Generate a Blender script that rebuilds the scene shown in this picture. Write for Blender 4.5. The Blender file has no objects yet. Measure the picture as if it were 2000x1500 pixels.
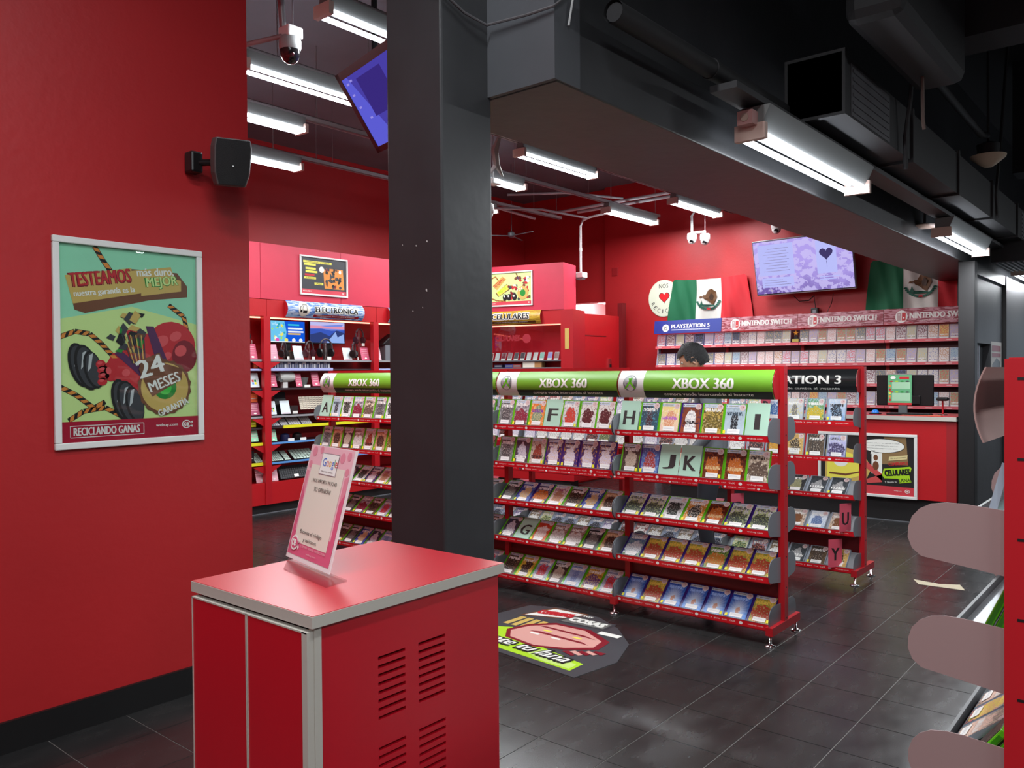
import bpy, bmesh, math, random
from mathutils import Matrix, Vector
R = math.radians
SC = bpy.context.scene
C = SC.collection
rnd = random.Random(7)

# ------------------------------------------------------------------ camera, world, exposure
F_PX, YAW, PITCH, ROLL, CAM_H = 1609.8, 0.69561, 0.01432, -0.00786, 1.5
fw = Vector((math.cos(YAW) * math.cos(PITCH), math.sin(YAW) * math.cos(PITCH), -math.sin(PITCH)))
rt = Vector((math.sin(YAW), -math.cos(YAW), 0)); up = rt.cross(fw)
rt, up = rt * math.cos(ROLL) + up * math.sin(ROLL), -rt * math.sin(ROLL) + up * math.cos(ROLL)
cd = bpy.data.cameras.new('camera'); cam = bpy.data.objects.new('camera', cd); C.objects.link(cam)
cd.sensor_width = 36; cd.lens = F_PX / 2000 * 36; cd.clip_start = .05; cd.clip_end = 100
cam.matrix_world = Matrix(((rt.x, up.x, -fw.x, 0), (rt.y, up.y, -fw.y, 0), (rt.z, up.z, -fw.z, CAM_H), (0, 0, 0, 1)))
SC.camera = cam
w = bpy.data.worlds.new('world'); SC.world = w; w.use_nodes = True
w.node_tree.nodes['Background'].inputs[0].default_value = (.6, .65, .75, 1)
w.node_tree.nodes['Background'].inputs[1].default_value = .05
SC.view_settings.view_transform = 'Standard'; SC.view_settings.look = 'None'
SC.view_settings.exposure = 0.0; SC.view_settings.gamma = 1; SC.view_settings.use_curve_mapping = False
TUBE = 14.0             # brightness of the tube glass itself
LAMP_W = 19.5          # light each tube throws down into the room (W)
SCREEN = 1.0

# ------------------------------------------------------------------ materials
def srgb(r, g, b):
    f = lambda c: (c / 255 / 12.92) if c / 255 <= .04045 else ((c / 255 + .055) / 1.055) ** 2.4
    return (f(r), f(g), f(b), 1)
MATS = {}
def M(name, col=None, rough=.5, metal=0, emit=0, spec=.5, noise=0, nscale=8, bump=0, bscale=40, coat=0):
    if name in MATS: return MATS[name]
    m = bpy.data.materials.new(name); m.use_nodes = True; nt = m.node_tree; p = nt.nodes['Principled BSDF']
    c = srgb(*col); p.inputs['Base Color'].default_value = c; p.inputs['Roughness'].default_value = rough
    p.inputs['Metallic'].default_value = metal; p.inputs['Specular IOR Level'].default_value = spec
    p.inputs['Coat Weight'].default_value = coat
    m.diffuse_color = c
    if emit:
        p.inputs['Emission Color'].default_value = c; p.inputs['Emission Strength'].default_value = emit
    if noise or bump:
        tc = nt.nodes.new('ShaderNodeTexCoord'); n = nt.nodes.new('ShaderNodeTexNoise'); n.inputs['Scale'].default_value = nscale
        n.inputs['Detail'].default_value = 5; nt.links.new(tc.outputs['Object'], n.inputs['Vector'])
        if noise:
            r = nt.nodes.new('ShaderNodeValToRGB'); r.color_ramp.elements[0].position = .3; r.color_ramp.elements[1].position = .7
            r.color_ramp.elements[0].color = [v * (1 - noise) for v in c[:3]] + [1]
            r.color_ramp.elements[1].color = [min(1, v * (1 + noise)) for v in c[:3]] + [1]
            nt.links.new(n.outputs['Fac'], r.inputs[0]); nt.links.new(r.outputs[0], p.inputs['Base Color'])
        if bump:
            n2 = nt.nodes.new('ShaderNodeTexNoise'); n2.inputs['Scale'].default_value = bscale; nt.links.new(tc.outputs['Object'], n2.inputs['Vector'])
            b = nt.nodes.new('ShaderNodeBump'); b.inputs['Strength'].default_value = bump; b.inputs['Distance'].default_value = .01
            nt.links.new(n2.outputs['Fac'], b.inputs['Height']); nt.links.new(b.outputs[0], p.inputs['Normal'])
    MATS[name] = m; return m

class G:                                    # tiny node-graph writer
    def __init__(s, m): s.nt = m.node_tree
    def n(s, t, **k):
        x = s.nt.nodes.new('ShaderNode' + t)
        for a, b in k.items(): setattr(x, a, b)
        return x
    def put(s, sock, v):
        if hasattr(v, 'is_linked') or hasattr(v, 'links'): s.nt.links.new(v, sock)
        else: sock.default_value = v
    def m(s, op, a, b=0, c=0):
        x = s.n('Math', operation=op); s.put(x.inputs[0], a); s.put(x.inputs[1], b); s.put(x.inputs[2], c); return x.outputs[0]
    def mix(s, f, a, b):
        x = s.n('Mix', data_type='RGBA'); s.put(x.inputs[0], f); s.put(x.inputs[6], a); s.put(x.inputs[7], b); return x.outputs[2]
    def noise(s, v, sc, det=3, w=0.0):
        x = s.n('TexNoise', noise_dimensions='4D'); s.nt.links.new(v, x.inputs['Vector']); x.inputs['Scale'].default_value = sc
        x.inputs['Detail'].default_value = det; s.put(x.inputs['W'], w); return x

def art(name, top, bot, fig, acc, W=.128, H=.183, seed=0., style='fig', title=(235, 235, 230), tv=.26, vary=False, emit=0):
    """a printed picture: graded ground, a figure mass, speckled accents and a title line (object coordinates, u right, v up from the centre)"""
    if name in MATS: return MATS[name]
    m = bpy.data.materials.new(name); m.use_nodes = True; g = G(m); nt = m.node_tree; p = nt.nodes['Principled BSDF']
    tc = g.n('TexCoord'); sx = g.n('SeparateXYZ'); nt.links.new(tc.outputs['Object'], sx.inputs[0])
    u = g.m('DIVIDE', sx.outputs[0], W); v = g.m('DIVIDE', sx.outputs[1], H)
    sw = seed
    if vary:
        oi = g.n('ObjectInfo'); sw = g.m('MULTIPLY', oi.outputs['Random'], 60.)
    cv = g.n('CombineXYZ'); nt.links.new(u, cv.inputs[0]); nt.links.new(v, cv.inputs[1]); V = cv.outputs[0]
    A, B, Fg, Ac = srgb(*top), srgb(*bot), srgb(*fig), srgb(*acc)
    n1 = g.noise(V, 5, 4, sw); n2 = g.noise(V, 11, 3, sw)
    grad = g.m('ADD', g.m('ADD', v, .5), g.m('MULTIPLY', g.m('SUBTRACT', n1.outputs['Fac'], .5), 1.2))
    base = g.mix(g.m('SMOOTH_MIN', g.m('MAXIMUM', grad, 0), 1, .1), B, A)
    if vary:
        hs = g.n('HueSaturation'); nt.links.new(base, hs.inputs['Color'])
        g.put(hs.inputs['Hue'], g.m('ADD', g.m('MULTIPLY', oi.outputs['Random'], .9), .05)); base = hs.outputs[0]
    if style == 'rays':
        cu, cvv = u, g.m('ADD', v, .16)
        d = g.m('SQRT', g.m('ADD', g.m('MULTIPLY', cu, cu), g.m('MULTIPLY', cvv, cvv)))
        an = g.m('ARCTAN2', cvv, cu); ra = g.m('ADD', g.m('MULTIPLY', g.m('SINE', g.m('MULTIPLY', an, 22)), .18), 0.)
        f = g.m('SUBTRACT', g.m('SUBTRACT', 1., g.m('MULTIPLY', d, 1.9)), g.m('MULTIPLY', ra, d))
        base = g.mix(g.m('POWER', g.m('MINIMUM', g.m('MAXIMUM', f, 0), 1), 1.3), base, srgb(225, 240, 250))
        fm = g.m('LESS_THAN', g.m('ADD', g.m('MULTIPLY', d, 5), g.m('MULTIPLY', n2.outputs['Fac'], 1.4)), 1.2)
        base = g.mix(fm, base, Fg)
    else:
        acm = g.m('GREATER_THAN', n2.outputs['Fac'], .56 if style != 'crowd' else .49)
        base = g.mix(g.m('MULTIPLY', acm, .75), base, Ac)
        a, b, v0 = (.30, .34, -.08) if style == 'fig' else (.47, .30, -.14)
        if style == 'thin': a, b, v0 = .17, .36, -.1
        eu = g.m('DIVIDE', u, a); ev = g.m('DIVIDE', g.m('SUBTRACT', v, v0), b)
        r2 = g.m('ADD', g.m('MULTIPLY', eu, eu), g.m('MULTIPLY', ev, ev))
        r2 = g.m('ADD', r2, g.m('MULTIPLY', g.m('SUBTRACT', n1.outputs['Fac'], .5), 3.4))
        fm = g.m('LESS_THAN', r2, 1.)
        n3 = g.noise(V, 17, 2, g.m('ADD', sw, 5.) if vary else seed + 5)
        fc = g.mix(g.m('GREATER_THAN', n3.outputs['Fac'], .53), Fg, g.mix(.55, Fg, Ac))
        fc = g.mix(g.m('GREATER_THAN', n3.outputs['Fac'], .62), fc, g.mix(.5, Fg, srgb(240, 235, 220)))
        base = g.mix(fm, base, fc)
    if title:
        nb = g.n('TexNoise'); mp = g.n('Mapping'); mp.inputs['Scale'].default_value = (26, 7, 1); mp.inputs['Location'].default_value = (seed, seed, 0)
        nt.links.new(V, mp.inputs[0]); nt.links.new(mp.outputs[0], nb.inputs['Vector']); nb.inputs['Scale'].default_value = 1
        tm = g.m('MULTIPLY', g.m('LESS_THAN', g.m('ABSOLUTE', g.m('SUBTRACT', v, tv)), .055), g.m('LESS_THAN', g.m('ABSOLUTE', u), .38))
        tm = g.m('MULTIPLY', tm, g.m('GREATER_THAN', nb.outputs['Fac'], .47))
        base = g.mix(tm, base, srgb(*title))
    nt.links.new(base, p.inputs['Base Color']); p.inputs['Roughness'].default_value = .35
    if emit:
        nt.links.new(base, p.inputs['Emission Color']); p.inputs['Emission Strength'].default_value = emit; p.inputs['Base Color'].default_value = (0.02, .02, .02, 1)
        for l in list(p.inputs['Base Color'].links): nt.links.remove(l)
    MATS[name] = m; return m

RED = M('red_paint', (182, 20, 28), .42, noise=.06, nscale=3, bump=.05, bscale=60)
REDW = M('red_wall_paint', (172, 28, 32), .5, noise=.07, nscale=1.3, bump=.12, bscale=25)
PINK = M('raspberry_panel', (200, 50, 74), .45, noise=.03)
LAM = M('red_laminate', (190, 18, 36), .36, noise=.03, nscale=2, coat=.6); LAM.node_tree.nodes['Principled BSDF'].inputs['Coat Roughness'].default_value = .32
REDM = M('red_metal', (176, 22, 32), .38)
REDD = M('red_board', (110, 14, 20), .5)
EDGE = M('grey_edge_band', (186, 182, 172), .45)
BLK = M('black_paint', (46, 47, 49), .42, noise=.12, nscale=4, bump=.15, bscale=12)
BLK2 = M('charcoal_paint', (66, 68, 72), .5, noise=.1, nscale=3, bump=.1, bscale=15)
CEIL = M('charcoal_ceiling', (98, 104, 110), .7, noise=.1, nscale=2)
CEILB = M('black_ceiling', (18, 18, 21), .8, noise=.15, nscale=2)
RUB = M('black_rubber', (14, 14, 15), .5)
PLA = M('black_plastic', (17, 17, 18), .35)
GRY = M('grey_metal', (120, 124, 130), .42, metal=.2)
TRAY = M('light_grey_metal', (172, 178, 182), .35, metal=.4)
TAUPE = M('taupe_plastic', (150, 124, 122), .55)
ALU = M('aluminium', (195, 197, 200), .3, metal=.7)
CHR = M('chrome', (220, 220, 222), .12, metal=1)
WHT = M('white_plastic', (225, 226, 224), .4)
PAP = M('white_paper', (236, 236, 230), .6)
CREAM = M('cream_paper', (226, 220, 205), .5)
MINT = M('mint_card', (168, 206, 184), .5)
DKTX = M('dark_letter', (38, 28, 28), .6)
BTX = M('black_print', (12, 12, 12), .5)
WTX = M('white_print', (238, 236, 230), .5)
GREEN = M('lime_sign', (108, 164, 44), .35)
XGRN = M('green_case', (88, 176, 24), .25, coat=.2)
LIME = M('lime_print', (168, 214, 30), .5)
YEL = M('yellow_print', (235, 225, 40), .5)
PS_CASE = M('smoky_clear_case', (150, 160, 172), .2)
SW_CASE = M('pale_red_case', (206, 196, 198), .25)
BLUEC = M('violet_case', (52, 34, 110), .25)
PINKC = M('pink_card', (214, 84, 104), .5)
CAM_W = M('camera_white', (214, 214, 212), .35)
def emitter(name, col, s):
    if name in MATS: return MATS[name]
    m = bpy.data.materials.new(name); m.use_nodes = True; nt = m.node_tree
    for n in list(nt.nodes):
        if n.type == 'BSDF_PRINCIPLED': nt.nodes.remove(n)
    e = nt.nodes.new('ShaderNodeEmission'); e.inputs[0].default_value = srgb(*col); e.inputs[1].default_value = s
    nt.links.new(e.outputs[0], nt.nodes['Material Output'].inputs[0]); MATS[name] = m; return m
TUBEM = emitter('fluorescent_tube', (238, 244, 255), TUBE)
def glassy(name, col, a=.15, rough=.03):
    m = bpy.data.materials.new(name); m.use_nodes = True; nt = m.node_tree
    for n in list(nt.nodes):
        if n.type == 'BSDF_PRINCIPLED': nt.nodes.remove(n)
    t = nt.nodes.new('ShaderNodeBsdfTransparent'); t.inputs[0].default_value = srgb(*col)
    gl = nt.nodes.new('ShaderNodeBsdfGlossy'); gl.inputs['Roughness'].default_value = rough
    x = nt.nodes.new('ShaderNodeMixShader'); x.inputs[0].default_value = a
    nt.links.new(t.outputs[0], x.inputs[1]); nt.links.new(gl.outputs[0], x.inputs[2]); nt.links.new(x.outputs[0], nt.nodes['Material Output'].inputs[0])
    return m
GLASS = glassy('clear_glass', (240, 245, 245), .07)
ACRY = glassy('clear_acrylic', (246, 244, 244), .16, .12)

def floor_mat():
    m = bpy.data.materials.new('vinyl_floor'); m.use_nodes = True; g = G(m); nt = m.node_tree; p = nt.nodes['Principled BSDF']
    tc = g.n('TexCoord'); ob = g.n('ObjectInfo'); geo = g.n('NewGeometry')
    n = g.noise(geo.outputs['Position'], 3.2, 6); mp = g.n('Mapping'); mp.inputs['Scale'].default_value = (4, 11, 1); mp.inputs['Rotation'].default_value = (0, 0, .5)
    nt.links.new(geo.outputs['Position'], mp.inputs[0]); s = g.noise(mp.outputs[0], 1.5, 5)
    f = g.m('ADD', g.m('MULTIPLY', n.outputs['Fac'], .6), g.m('MULTIPLY', s.outputs['Fac'], .5))
    sc_ = g.noise(mp.outputs[0], 6, 2); f = g.m('ADD', f, g.m('MULTIPLY', g.m('GREATER_THAN', sc_.outputs['Fac'], .72), .12)); f = g.m('ADD', f, g.m('MULTIPLY', g.m('SUBTRACT', ob.outputs['Random'], .5), .12))
    r = g.n('ValToRGB'); e = r.color_ramp.elements; e[0].position = .35; e[0].color = srgb(30, 30, 31); e[1].position = .9; e[1].color = srgb(52, 51, 50)
    nt.links.new(f, r.inputs[0]); nt.links.new(r.outputs[0], p.inputs['Base Color'])
    nt.links.new(g.m('ADD', g.m('MULTIPLY', s.outputs['Fac'], .16), .18), p.inputs['Roughness'])
    b = g.n('Bump'); b.inputs['Strength'].default_value = .12; b.inputs['Distance'].default_value = .004
    n4 = g.noise(geo.outputs['Position'], 5, 1); nt.links.new(n4.outputs['Fac'], b.inputs['Height']); nt.links.new(b.outputs[0], p.inputs['Normal'])
    return m
FLR = floor_mat()

# ------------------------------------------------------------------ mesh helpers
class MB:
    """collects shapes, builds ONE mesh object; every shape can carry its own material"""
    def __init__(s): s.v = []; s.f = []; s.mi = []; s.m = []; s.sm = []
    def mi_(s, mat):
        if mat not in s.m: s.m.append(mat)
        return s.m.index(mat)
    def add(s, vs, fs, mat=None, smooth=False):
        o = len(s.v); s.v += [tuple(v) for v in vs]; k = s.mi_(mat) if mat else 0
        for f in fs: s.f.append([i + o for i in f]); s.mi.append(k); s.sm.append(smooth)
        return s
    def box(s, x0, x1, y0, y1, z0, z1, mat=None, T=None):
        vs = [(x, y, z) for x in (x0, x1) for y in (y0, y1) for z in (z0, z1)]
        if T: vs = [T @ Vector(v) for v in vs]
        return s.add(vs, [(0, 1, 3, 2), (4, 6, 7, 5), (0, 4, 5, 1), (2, 3, 7, 6), (0, 2, 6, 4), (1, 5, 7, 3)], mat)
    def prism(s, pts, z0, z1, mat=None, T=None, smooth=False):
        n = len(pts); vs = [(x, y, z0) for x, y in pts] + [(x, y, z1) for x, y in pts]
        if T: vs = [T @ Vector(v) for v in vs]
        return s.add(vs, [tuple(range(n))[::-1], tuple(range(n, 2 * n))] + [(i, (i + 1) % n, n + (i + 1) % n, n + i) for i in range(n)], mat, smooth)
    def poly(s, pts, z=0, mat=None, T=None):
        vs = [(x, y, z) for x, y in pts]
        if T: vs = [T @ Vector(v) for v in vs]
        return s.add(vs, [tuple(range(len(pts)))], mat)
    def tube(s, path, r, n=8, mat=None, cap=True, T=None):
        path = [Vector(p) for p in path]; rs = r if isinstance(r, (list, tuple)) else [r] * len(path); vs = []; fs = []
        for i, p in enumerate(path):
            d = (path[min(i + 1, len(path) - 1)] - path[max(i - 1, 0)]).normalized()
            a = d.cross(Vector((0, 0, 1)) if abs(d.z) < .9 else Vector((1, 0, 0))).normalized(); b = d.cross(a)
            for k in range(n):
                t = 2 * math.pi * k / n; vs.append(p + (a * math.cos(t) + b * math.sin(t)) * rs[i])
        for i in range(len(path) - 1):
            for k in range(n): fs.append((i * n + k, i * n + (k + 1) % n, (i + 1) * n + (k + 1) % n, (i + 1) * n + k))
        if cap: fs += [tuple(range(n))[::-1], tuple(range(len(vs) - n, len(vs)))]
        if T: vs = [T @ v for v in vs]
        return s.add(vs, fs, mat, True)
    def lathe(s, prof, n=16, mat=None, T=None):
        vs = []; fs = []
        for r, z in prof:
            for k in range(n): vs.append(Vector((r * math.cos(2 * math.pi * k / n), r * math.sin(2 * math.pi * k / n), z)))
        m = len(prof)
        for i in range(m - 1):
            for k in range(n): fs.append((i * n + k, i * n + (k + 1) % n, (i + 1) * n + (k + 1) % n, (i + 1) * n + k))
        fs += [tuple(range(n))[::-1], tuple(range((m - 1) * n, m * n))]
        if T: vs = [T @ v for v in vs]
        return s.add(vs, fs, mat, True)
    def mesh(s, name, mat=None):
        me = bpy.data.meshes.new(name); me.from_pydata(s.v, [], s.f)
        for m in (s.m or [mat]): me.materials.append(m)
        me.polygons.foreach_set('material_index', s.mi); me.polygons.foreach_set('use_smooth', s.sm); me.update(); return me
    def obj(s, name, mat=None, parent=None, bevel=0, T=None):
        me = s.mesh(name, mat); o = bpy.data.objects.new(name, me); C.objects.link(o)
        if parent: o.parent = parent
        if T: o.matrix_local = T
        if bevel:
            b = o.modifiers.new('b', 'BEVEL'); b.width = bevel; b.segments = 2; b.limit_method = 'ANGLE'; b.angle_limit = R(40)
        if any(s.sm):
            e = o.modifiers.new('e', 'EDGE_SPLIT'); e.split_angle = R(50)
        return o
def tag(o, label, cat, group=None, kind=None):
    if label: o['label'] = label
    if cat: o['category'] = cat
    if group: o['group'] = group
    if kind: o['kind'] = kind
    return o
def thing(name, label, cat, loc=(0, 0, 0), rotz=0, group=None, T=None):
    o = bpy.data.objects.new(name, None); o.empty_display_size = .05; C.objects.link(o)
    o.matrix_world = T if T else Matrix.Translation(loc) @ Matrix.Rotation(rotz, 4, 'Z')
    return tag(o, label, cat, group)
def struct(name, mb, mat=None, parent=None, bevel=0, label=None):
    o = mb.obj(name, mat, parent, bevel)
    if not parent: o['kind'] = 'structure'
    if label: o['label'] = label
    return o
def frame(o, right, upv):
    r = Vector(right).normalized(); u = Vector(upv); u = (u - r * u.dot(r)).normalized(); n = r.cross(u)
    return Matrix(((r.x, u.x, n.x, o[0]), (r.y, u.y, n.y, o[1]), (r.z, u.z, n.z, o[2]), (0, 0, 0, 1)))
def inst(me, name, parent, mat=None, T=None):
    o = bpy.data.objects.new(name, me); C.objects.link(o); o.parent = parent
    if T: o.matrix_local = T
    if mat: o.material_slots[0].link = 'OBJECT'; o.material_slots[0].material = mat
    return o
_tx = {}
def text_geo(s, bold=0.0, res=2, cuts=0):
    k = (s, bold, res, cuts)
    if k not in _tx:
        cu = bpy.data.curves.new('t', 'FONT'); cu.body = s; cu.resolution_u = res; cu.align_x = 'CENTER'; cu.align_y = 'CENTER'; cu.offset = bold; cu.size = 1
        o = bpy.data.objects.new('t', cu); C.objects.link(o); bpy.context.view_layer.update()
        me = bpy.data.meshes.new_from_object(o.evaluated_get(bpy.context.evaluated_depsgraph_get()))
        if cuts:
            bm = bmesh.new(); bm.from_mesh(me); ys = [v.co.y for v in bm.verts]; a, b = min(ys), max(ys)
            for q in range(1, cuts):
                bmesh.ops.bisect_plane(bm, geom=bm.verts[:] + bm.edges[:] + bm.faces[:], plane_co=(0, a + (b - a) * q / cuts, 0), plane_no=(0, 1, 0))
            bm.to_mesh(me); bm.free()
        vs = [tuple(v.co) for v in me.vertices]; fs = [tuple(p.vertices) for p in me.polygons]
        x0 = min(v[0] for v in vs); x1 = max(v[0] for v in vs); y0 = min(v[1] for v in vs); y1 = max(v[1] for v in vs)
        _tx[k] = ([((v[0] - (x0 + x1) / 2) / (x1 - x0), (v[1] - (y0 + y1) / 2) / (y1 - y0)) for v in vs], fs)
        bpy.data.objects.remove(o); bpy.data.curves.remove(cu); bpy.data.meshes.remove(me)
    return _tx[k]
def put_text(mb, s, cx, cy, W, H, z=0, rot=0, mat=None, bold=.02, shear=0, res=2, fn=None):
    vs, fs = text_geo(s, 0, res, (8 if H > .03 else 3) if fn else 0); c, sn = math.cos(rot), math.sin(rot); b = bold * H * 1.3
    for q, (ox, oy) in enumerate([(0, 0)] if bold < .012 else ([(-b, 0), (b, 0)] if bold < .05 else [(-b, -b), (b, b), (-b, b), (b, -b), (0, 0)])):
        out = []
        for x, y in vs:
            x = x * W + y * H * shear; y = y * H; X, Y = cx + ox + x * c - y * sn, cy + oy + x * sn + y * c; zz = z + q * .00007
            out.append(fn(X, Y, zz) if fn else (X, Y, zz))
        mb.add(out, fs, mat)
    return mb
def ell(cx, cy, a, b, n=20, rot=0):
    return [(cx + a * math.cos(t) * math.cos(rot) - b * math.sin(t) * math.sin(rot), cy + a * math.cos(t) * math.sin(rot) + b * math.sin(t) * math.cos(rot)) for t in [2 * math.pi * k / n for k in range(n)]]
def rect(x0, x1, y0, y1): return [(x0, y0), (x1, y0), (x1, y1), (x0, y1)]
def heart(cx, cy, s):
    return [(cx + s * .06 * 16 * math.sin(t) ** 3, cy + s * .06 * (13 * math.cos(t) - 5 * math.cos(2 * t) - 2 * math.cos(3 * t) - math.cos(4 * t))) for t in [2 * math.pi * k / 28 for k in range(28)]]
def tri_fan(mb, cx, cy, pts, z, mat, T=None):
    vs = [(cx, cy, z)] + [(x, y, z) for x, y in pts]
    if T: vs = [T @ Vector(v) for v in vs]
    n = len(pts); mb.add(vs, [(0, i + 1, (i + 1) % n + 1) for i in range(n)], mat)
def cex_logo(mb, cx, cy, r, z, mat, dark):
    """round white roundel with a small c e x inside"""
    mb.poly(ell(cx, cy, r * 1.15, r), z, mat)
    mb.poly([(cx + r * .7, cy + r * .1), (cx + r * 1.5, cy + r * .75), (cx + r * 1.6, cy + r * .35), (cx + r * 1.1, cy), (cx + r * 1.6, cy - r * .4), (cx + r * 1.45, cy - r * .8), (cx + r * .7, cy - r * .2)], z, mat)
    mb.poly(ell(cx, cy, r * .9, r * .75), z + .0006, dark)
    put_text(mb, 'ce', cx - r * .05, cy, r * 1.2, r * .8, z + .0012, mat=mat, bold=.05)
    put_text(mb, 'x', cx + r * 1.02, cy + r * .03, r * .65, r * .7, z + .0012, mat=dark, bold=.03)

# ================================================================== SETTING
H_C = 4.25
# floor: dark base with a grid of vinyl tiles
fb = MB().box(-4, 14, -4.2, 8.6, -.12, -.002); floor = struct('floor', fb, M('tile_seam', (128, 124, 120), .5))
floor['label'] = 'glossy black vinyl tile floor with thin grey seams'
PT = .322; gap = .0022
def tile_xy(i, j): return 3.288 + i * PT, 1.757 + j * PT
tme = MB().box(gap, PT - gap, gap, PT - gap, -.004, 0).mesh('tile', FLR)
cells = []
for i in range(-16, 28):
    for j in range(-11, 21):
        x, y = tile_xy(i, j); cx, cy = x + PT / 2, y + PT / 2
        if x < -3.9 or y < -4.1 or y > 8.1 or x > 13.6: continue
        v = Vector((cx, cy, -CAM_H)); d = v.dot(fw); vis = False
        if d > .6:
            px, py = 1000 + F_PX * v.dot(rt) / d, 750 - F_PX * v.dot(up) / d
            vis = -60 < px < 2060 and py < 1560
            if vis and (470 < px < 990 and py > 1070 or px < 520 and py < 1300 or cy > 3.6 and cx < 2.3): vis = False
        cells.append((0 if vis else 1, d if vis else 1e3, i, j))
cells.sort()
rest = MB()
for k, (a, d, i, j) in enumerate(cells):
    x, y = tile_xy(i, j)
    if a == 0 and k < 290:
        inst(tme, 'tile', floor, T=Matrix.Translation((x, y, 0)))
    else: rest.box(x + gap, x + PT - gap, y + gap, y + PT - gap, -.004, 0)
o = rest.obj('tiles', FLR, floor); o['kind'] = 'stuff'

struct('ceiling', MB().box(-4, 14, 2.28, 9, H_C, H_C + .1), CEIL, label='charcoal painted ceiling over the shop')
struct('ceiling_front', MB().box(-4, 14, -4.2, 2.28, H_C, H_C + .1), CEILB, label='black painted ceiling over the entrance side')
# poster wall (near, left)
struct('wall_left', MB().box(-4, 2.33, 3.65, 3.95, 0, H_C), REDW, label='red painted wall end carrying the garage poster and speaker')
bb = MB().box(-4, 2.345, 3.632, 3.65, 0, .125); bb.box(2.33, 2.345, 3.632, 3.95, 0, .125)
struct('baseboard_left', bb, RUB, label='black rubber skirting of the near red wall')
# back room walls
struct('wall_back_left', MB().box(2.2, 10.6, 8.5, 8.7, 0, H_C), REDW, label='long red wall high above the electronics shelving')
struct('wall_far', MB().box(10.42, 10.6, 1.9, 6.86, 0, H_C), REDW, label='red far wall with flags and screen')
fwl = MB().box(10.52, 10.7, 6.86, 8.6, 2.56, H_C); fwl.box(10.52, 10.7, 8.2, 8.6, 0, 2.56)
struct('wall_far_recess', fwl, REDW, label='red wall above the open back-room passage')
bk = MB().box(10.7, 13.3, 8.6, 8.7, 0, 3.2); bk.box(13.3, 13.4, 6.6, 8.7, 0, 3.2); bk.box(10.62, 13.4, 6.5, 6.6, 0, 3.2); bk.box(10.7, 13.4, 6.5, 8.7, 3.2, 3.3)
struct('wall_passage', bk, M('pale_pink_wall', (236, 176, 176), .6), label='pale pink walls of the lit room behind the passage')
struct('wall_side_left', MB().box(2.1, 2.3, 3.95, 8.6, 0, H_C), REDW, label='hidden red return wall')
struct('wall_right', MB().box(-4, 14, -4.3, -4.2, 0, H_C), BLK2, label='dark wall on the entrance side')
struct('wall_rear', MB().box(-4.1, -4, -4.3, 3.9, 0, H_C), REDW, label='red wall behind the viewpoint')
struct('wall_end', MB().box(13.9, 14, -4.3, 2.3, 0, H_C), M('grey_far_wall', (120, 122, 126), .6), label='grey end wall beyond the black passage')
# big beam with ledge, near pillar, far pillar
bm_ = MB().box(2.29, 14, 1.70, 2.28, 2.5, 2.76); bm_.box(2.29, 14, 1.80, 2.28, 2.76, H_C)
struct('beam', bm_, BLK, bevel=.006, label='long black boxed ceiling beam running across the shop')
struct('beam_head', MB().box(2.27, 2.42, 1.694, 2.06, 2.503, H_C - .01), BLK2, label='boxed black end block of the beam beside the pillar')
pm = MB().box(2.03, 2.29, 2.0, 2.28, 0, H_C)
struct('pillar', pm, BLK, bevel=.008, label='square black pillar behind the red cabinet')
scm = MB()
for (y, z, a, b) in ((2.08, 1.79, .004, .006), (2.13, 1.95, .003, .003), (2.075, 1.96, .003, .004), (2.10, 1.73, .002, .003), (2.15, 1.72, .003, .002), (2.2, 1.96, .002, .002)):
    scm.poly([(y + p, z + q) for p, q in ((-a, -b), (a * .3, -b * .8), (a, b * .2), (a * .2, b), (-a * .8, b * .4))], 0, T=Matrix(((0, 0, -1, 2.0285), (1, 0, 0, 0), (0, 1, 0, 0), (0, 0, 0, 1))))
struct('trim_1', scm, M('chipped_paint', (190, 188, 184), .7), label='small pale chips in the pillar paint')
# far right black wall run under the beam
fwm = MB(); X0, X1, Y0, Y1 = 8.72, 10.35, 1.66, 1.735
nx0, nx1, nz0, nz1 = 9.02, 9.70, 1.39, 1.75
fwm.box(X0, nx0, Y0, Y1, 0, 2.5); fwm.box(nx1, X1, Y0, Y1, 0, 2.5); fwm.box(nx0, nx1, Y0, Y1, 0, nz0); fwm.box(nx0, nx1, Y0, Y1, nz1, 2.5); fwm.box(nx0, nx1, Y1 - .004, Y1, nz0, nz1)
struct('wall_dark_panel', fwm, BLK2, label='slate grey wall panel with a small hatch under the beam')
fp = MB().box(8.60, 8.72, 1.60, 1.738, 0, 2.5); fp.box(10.35, 11.6, 1.62, 2.1, 0, 2.5)
struct('pillar_far', fp, M('black_jamb', (16, 16, 18), .5), bevel=.004, label='black jambs either side of the slate panel')
struct('trim_2', MB().box(8.72, 10.35, 1.63, 1.66, 2.40, 2.5), BLK, label='black head rail over the slate panel')
# bright doorway region at the far right
struct('window_1', MB().box(13.86, 13.9, -1.0, 1.5, .9, 2.3), emitter('daylight_pane', (205, 220, 235), 1.1), label='bright window at the far end past the black jamb')
d = MB()
for y in (-1.0, -.2, .6, 1.4): d.box(13.82, 13.86, y, y + .06, .9, 2.3)
d.box(13.82, 13.86, -1.0, 1.5, .86, .92); d.box(13.82, 13.86, -1.0, 1.5, 2.26, 2.32)
struct('window_1_frame', d, M('blue_frame', (40, 60, 140), .4), label='blue frame of the far window')
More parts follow.
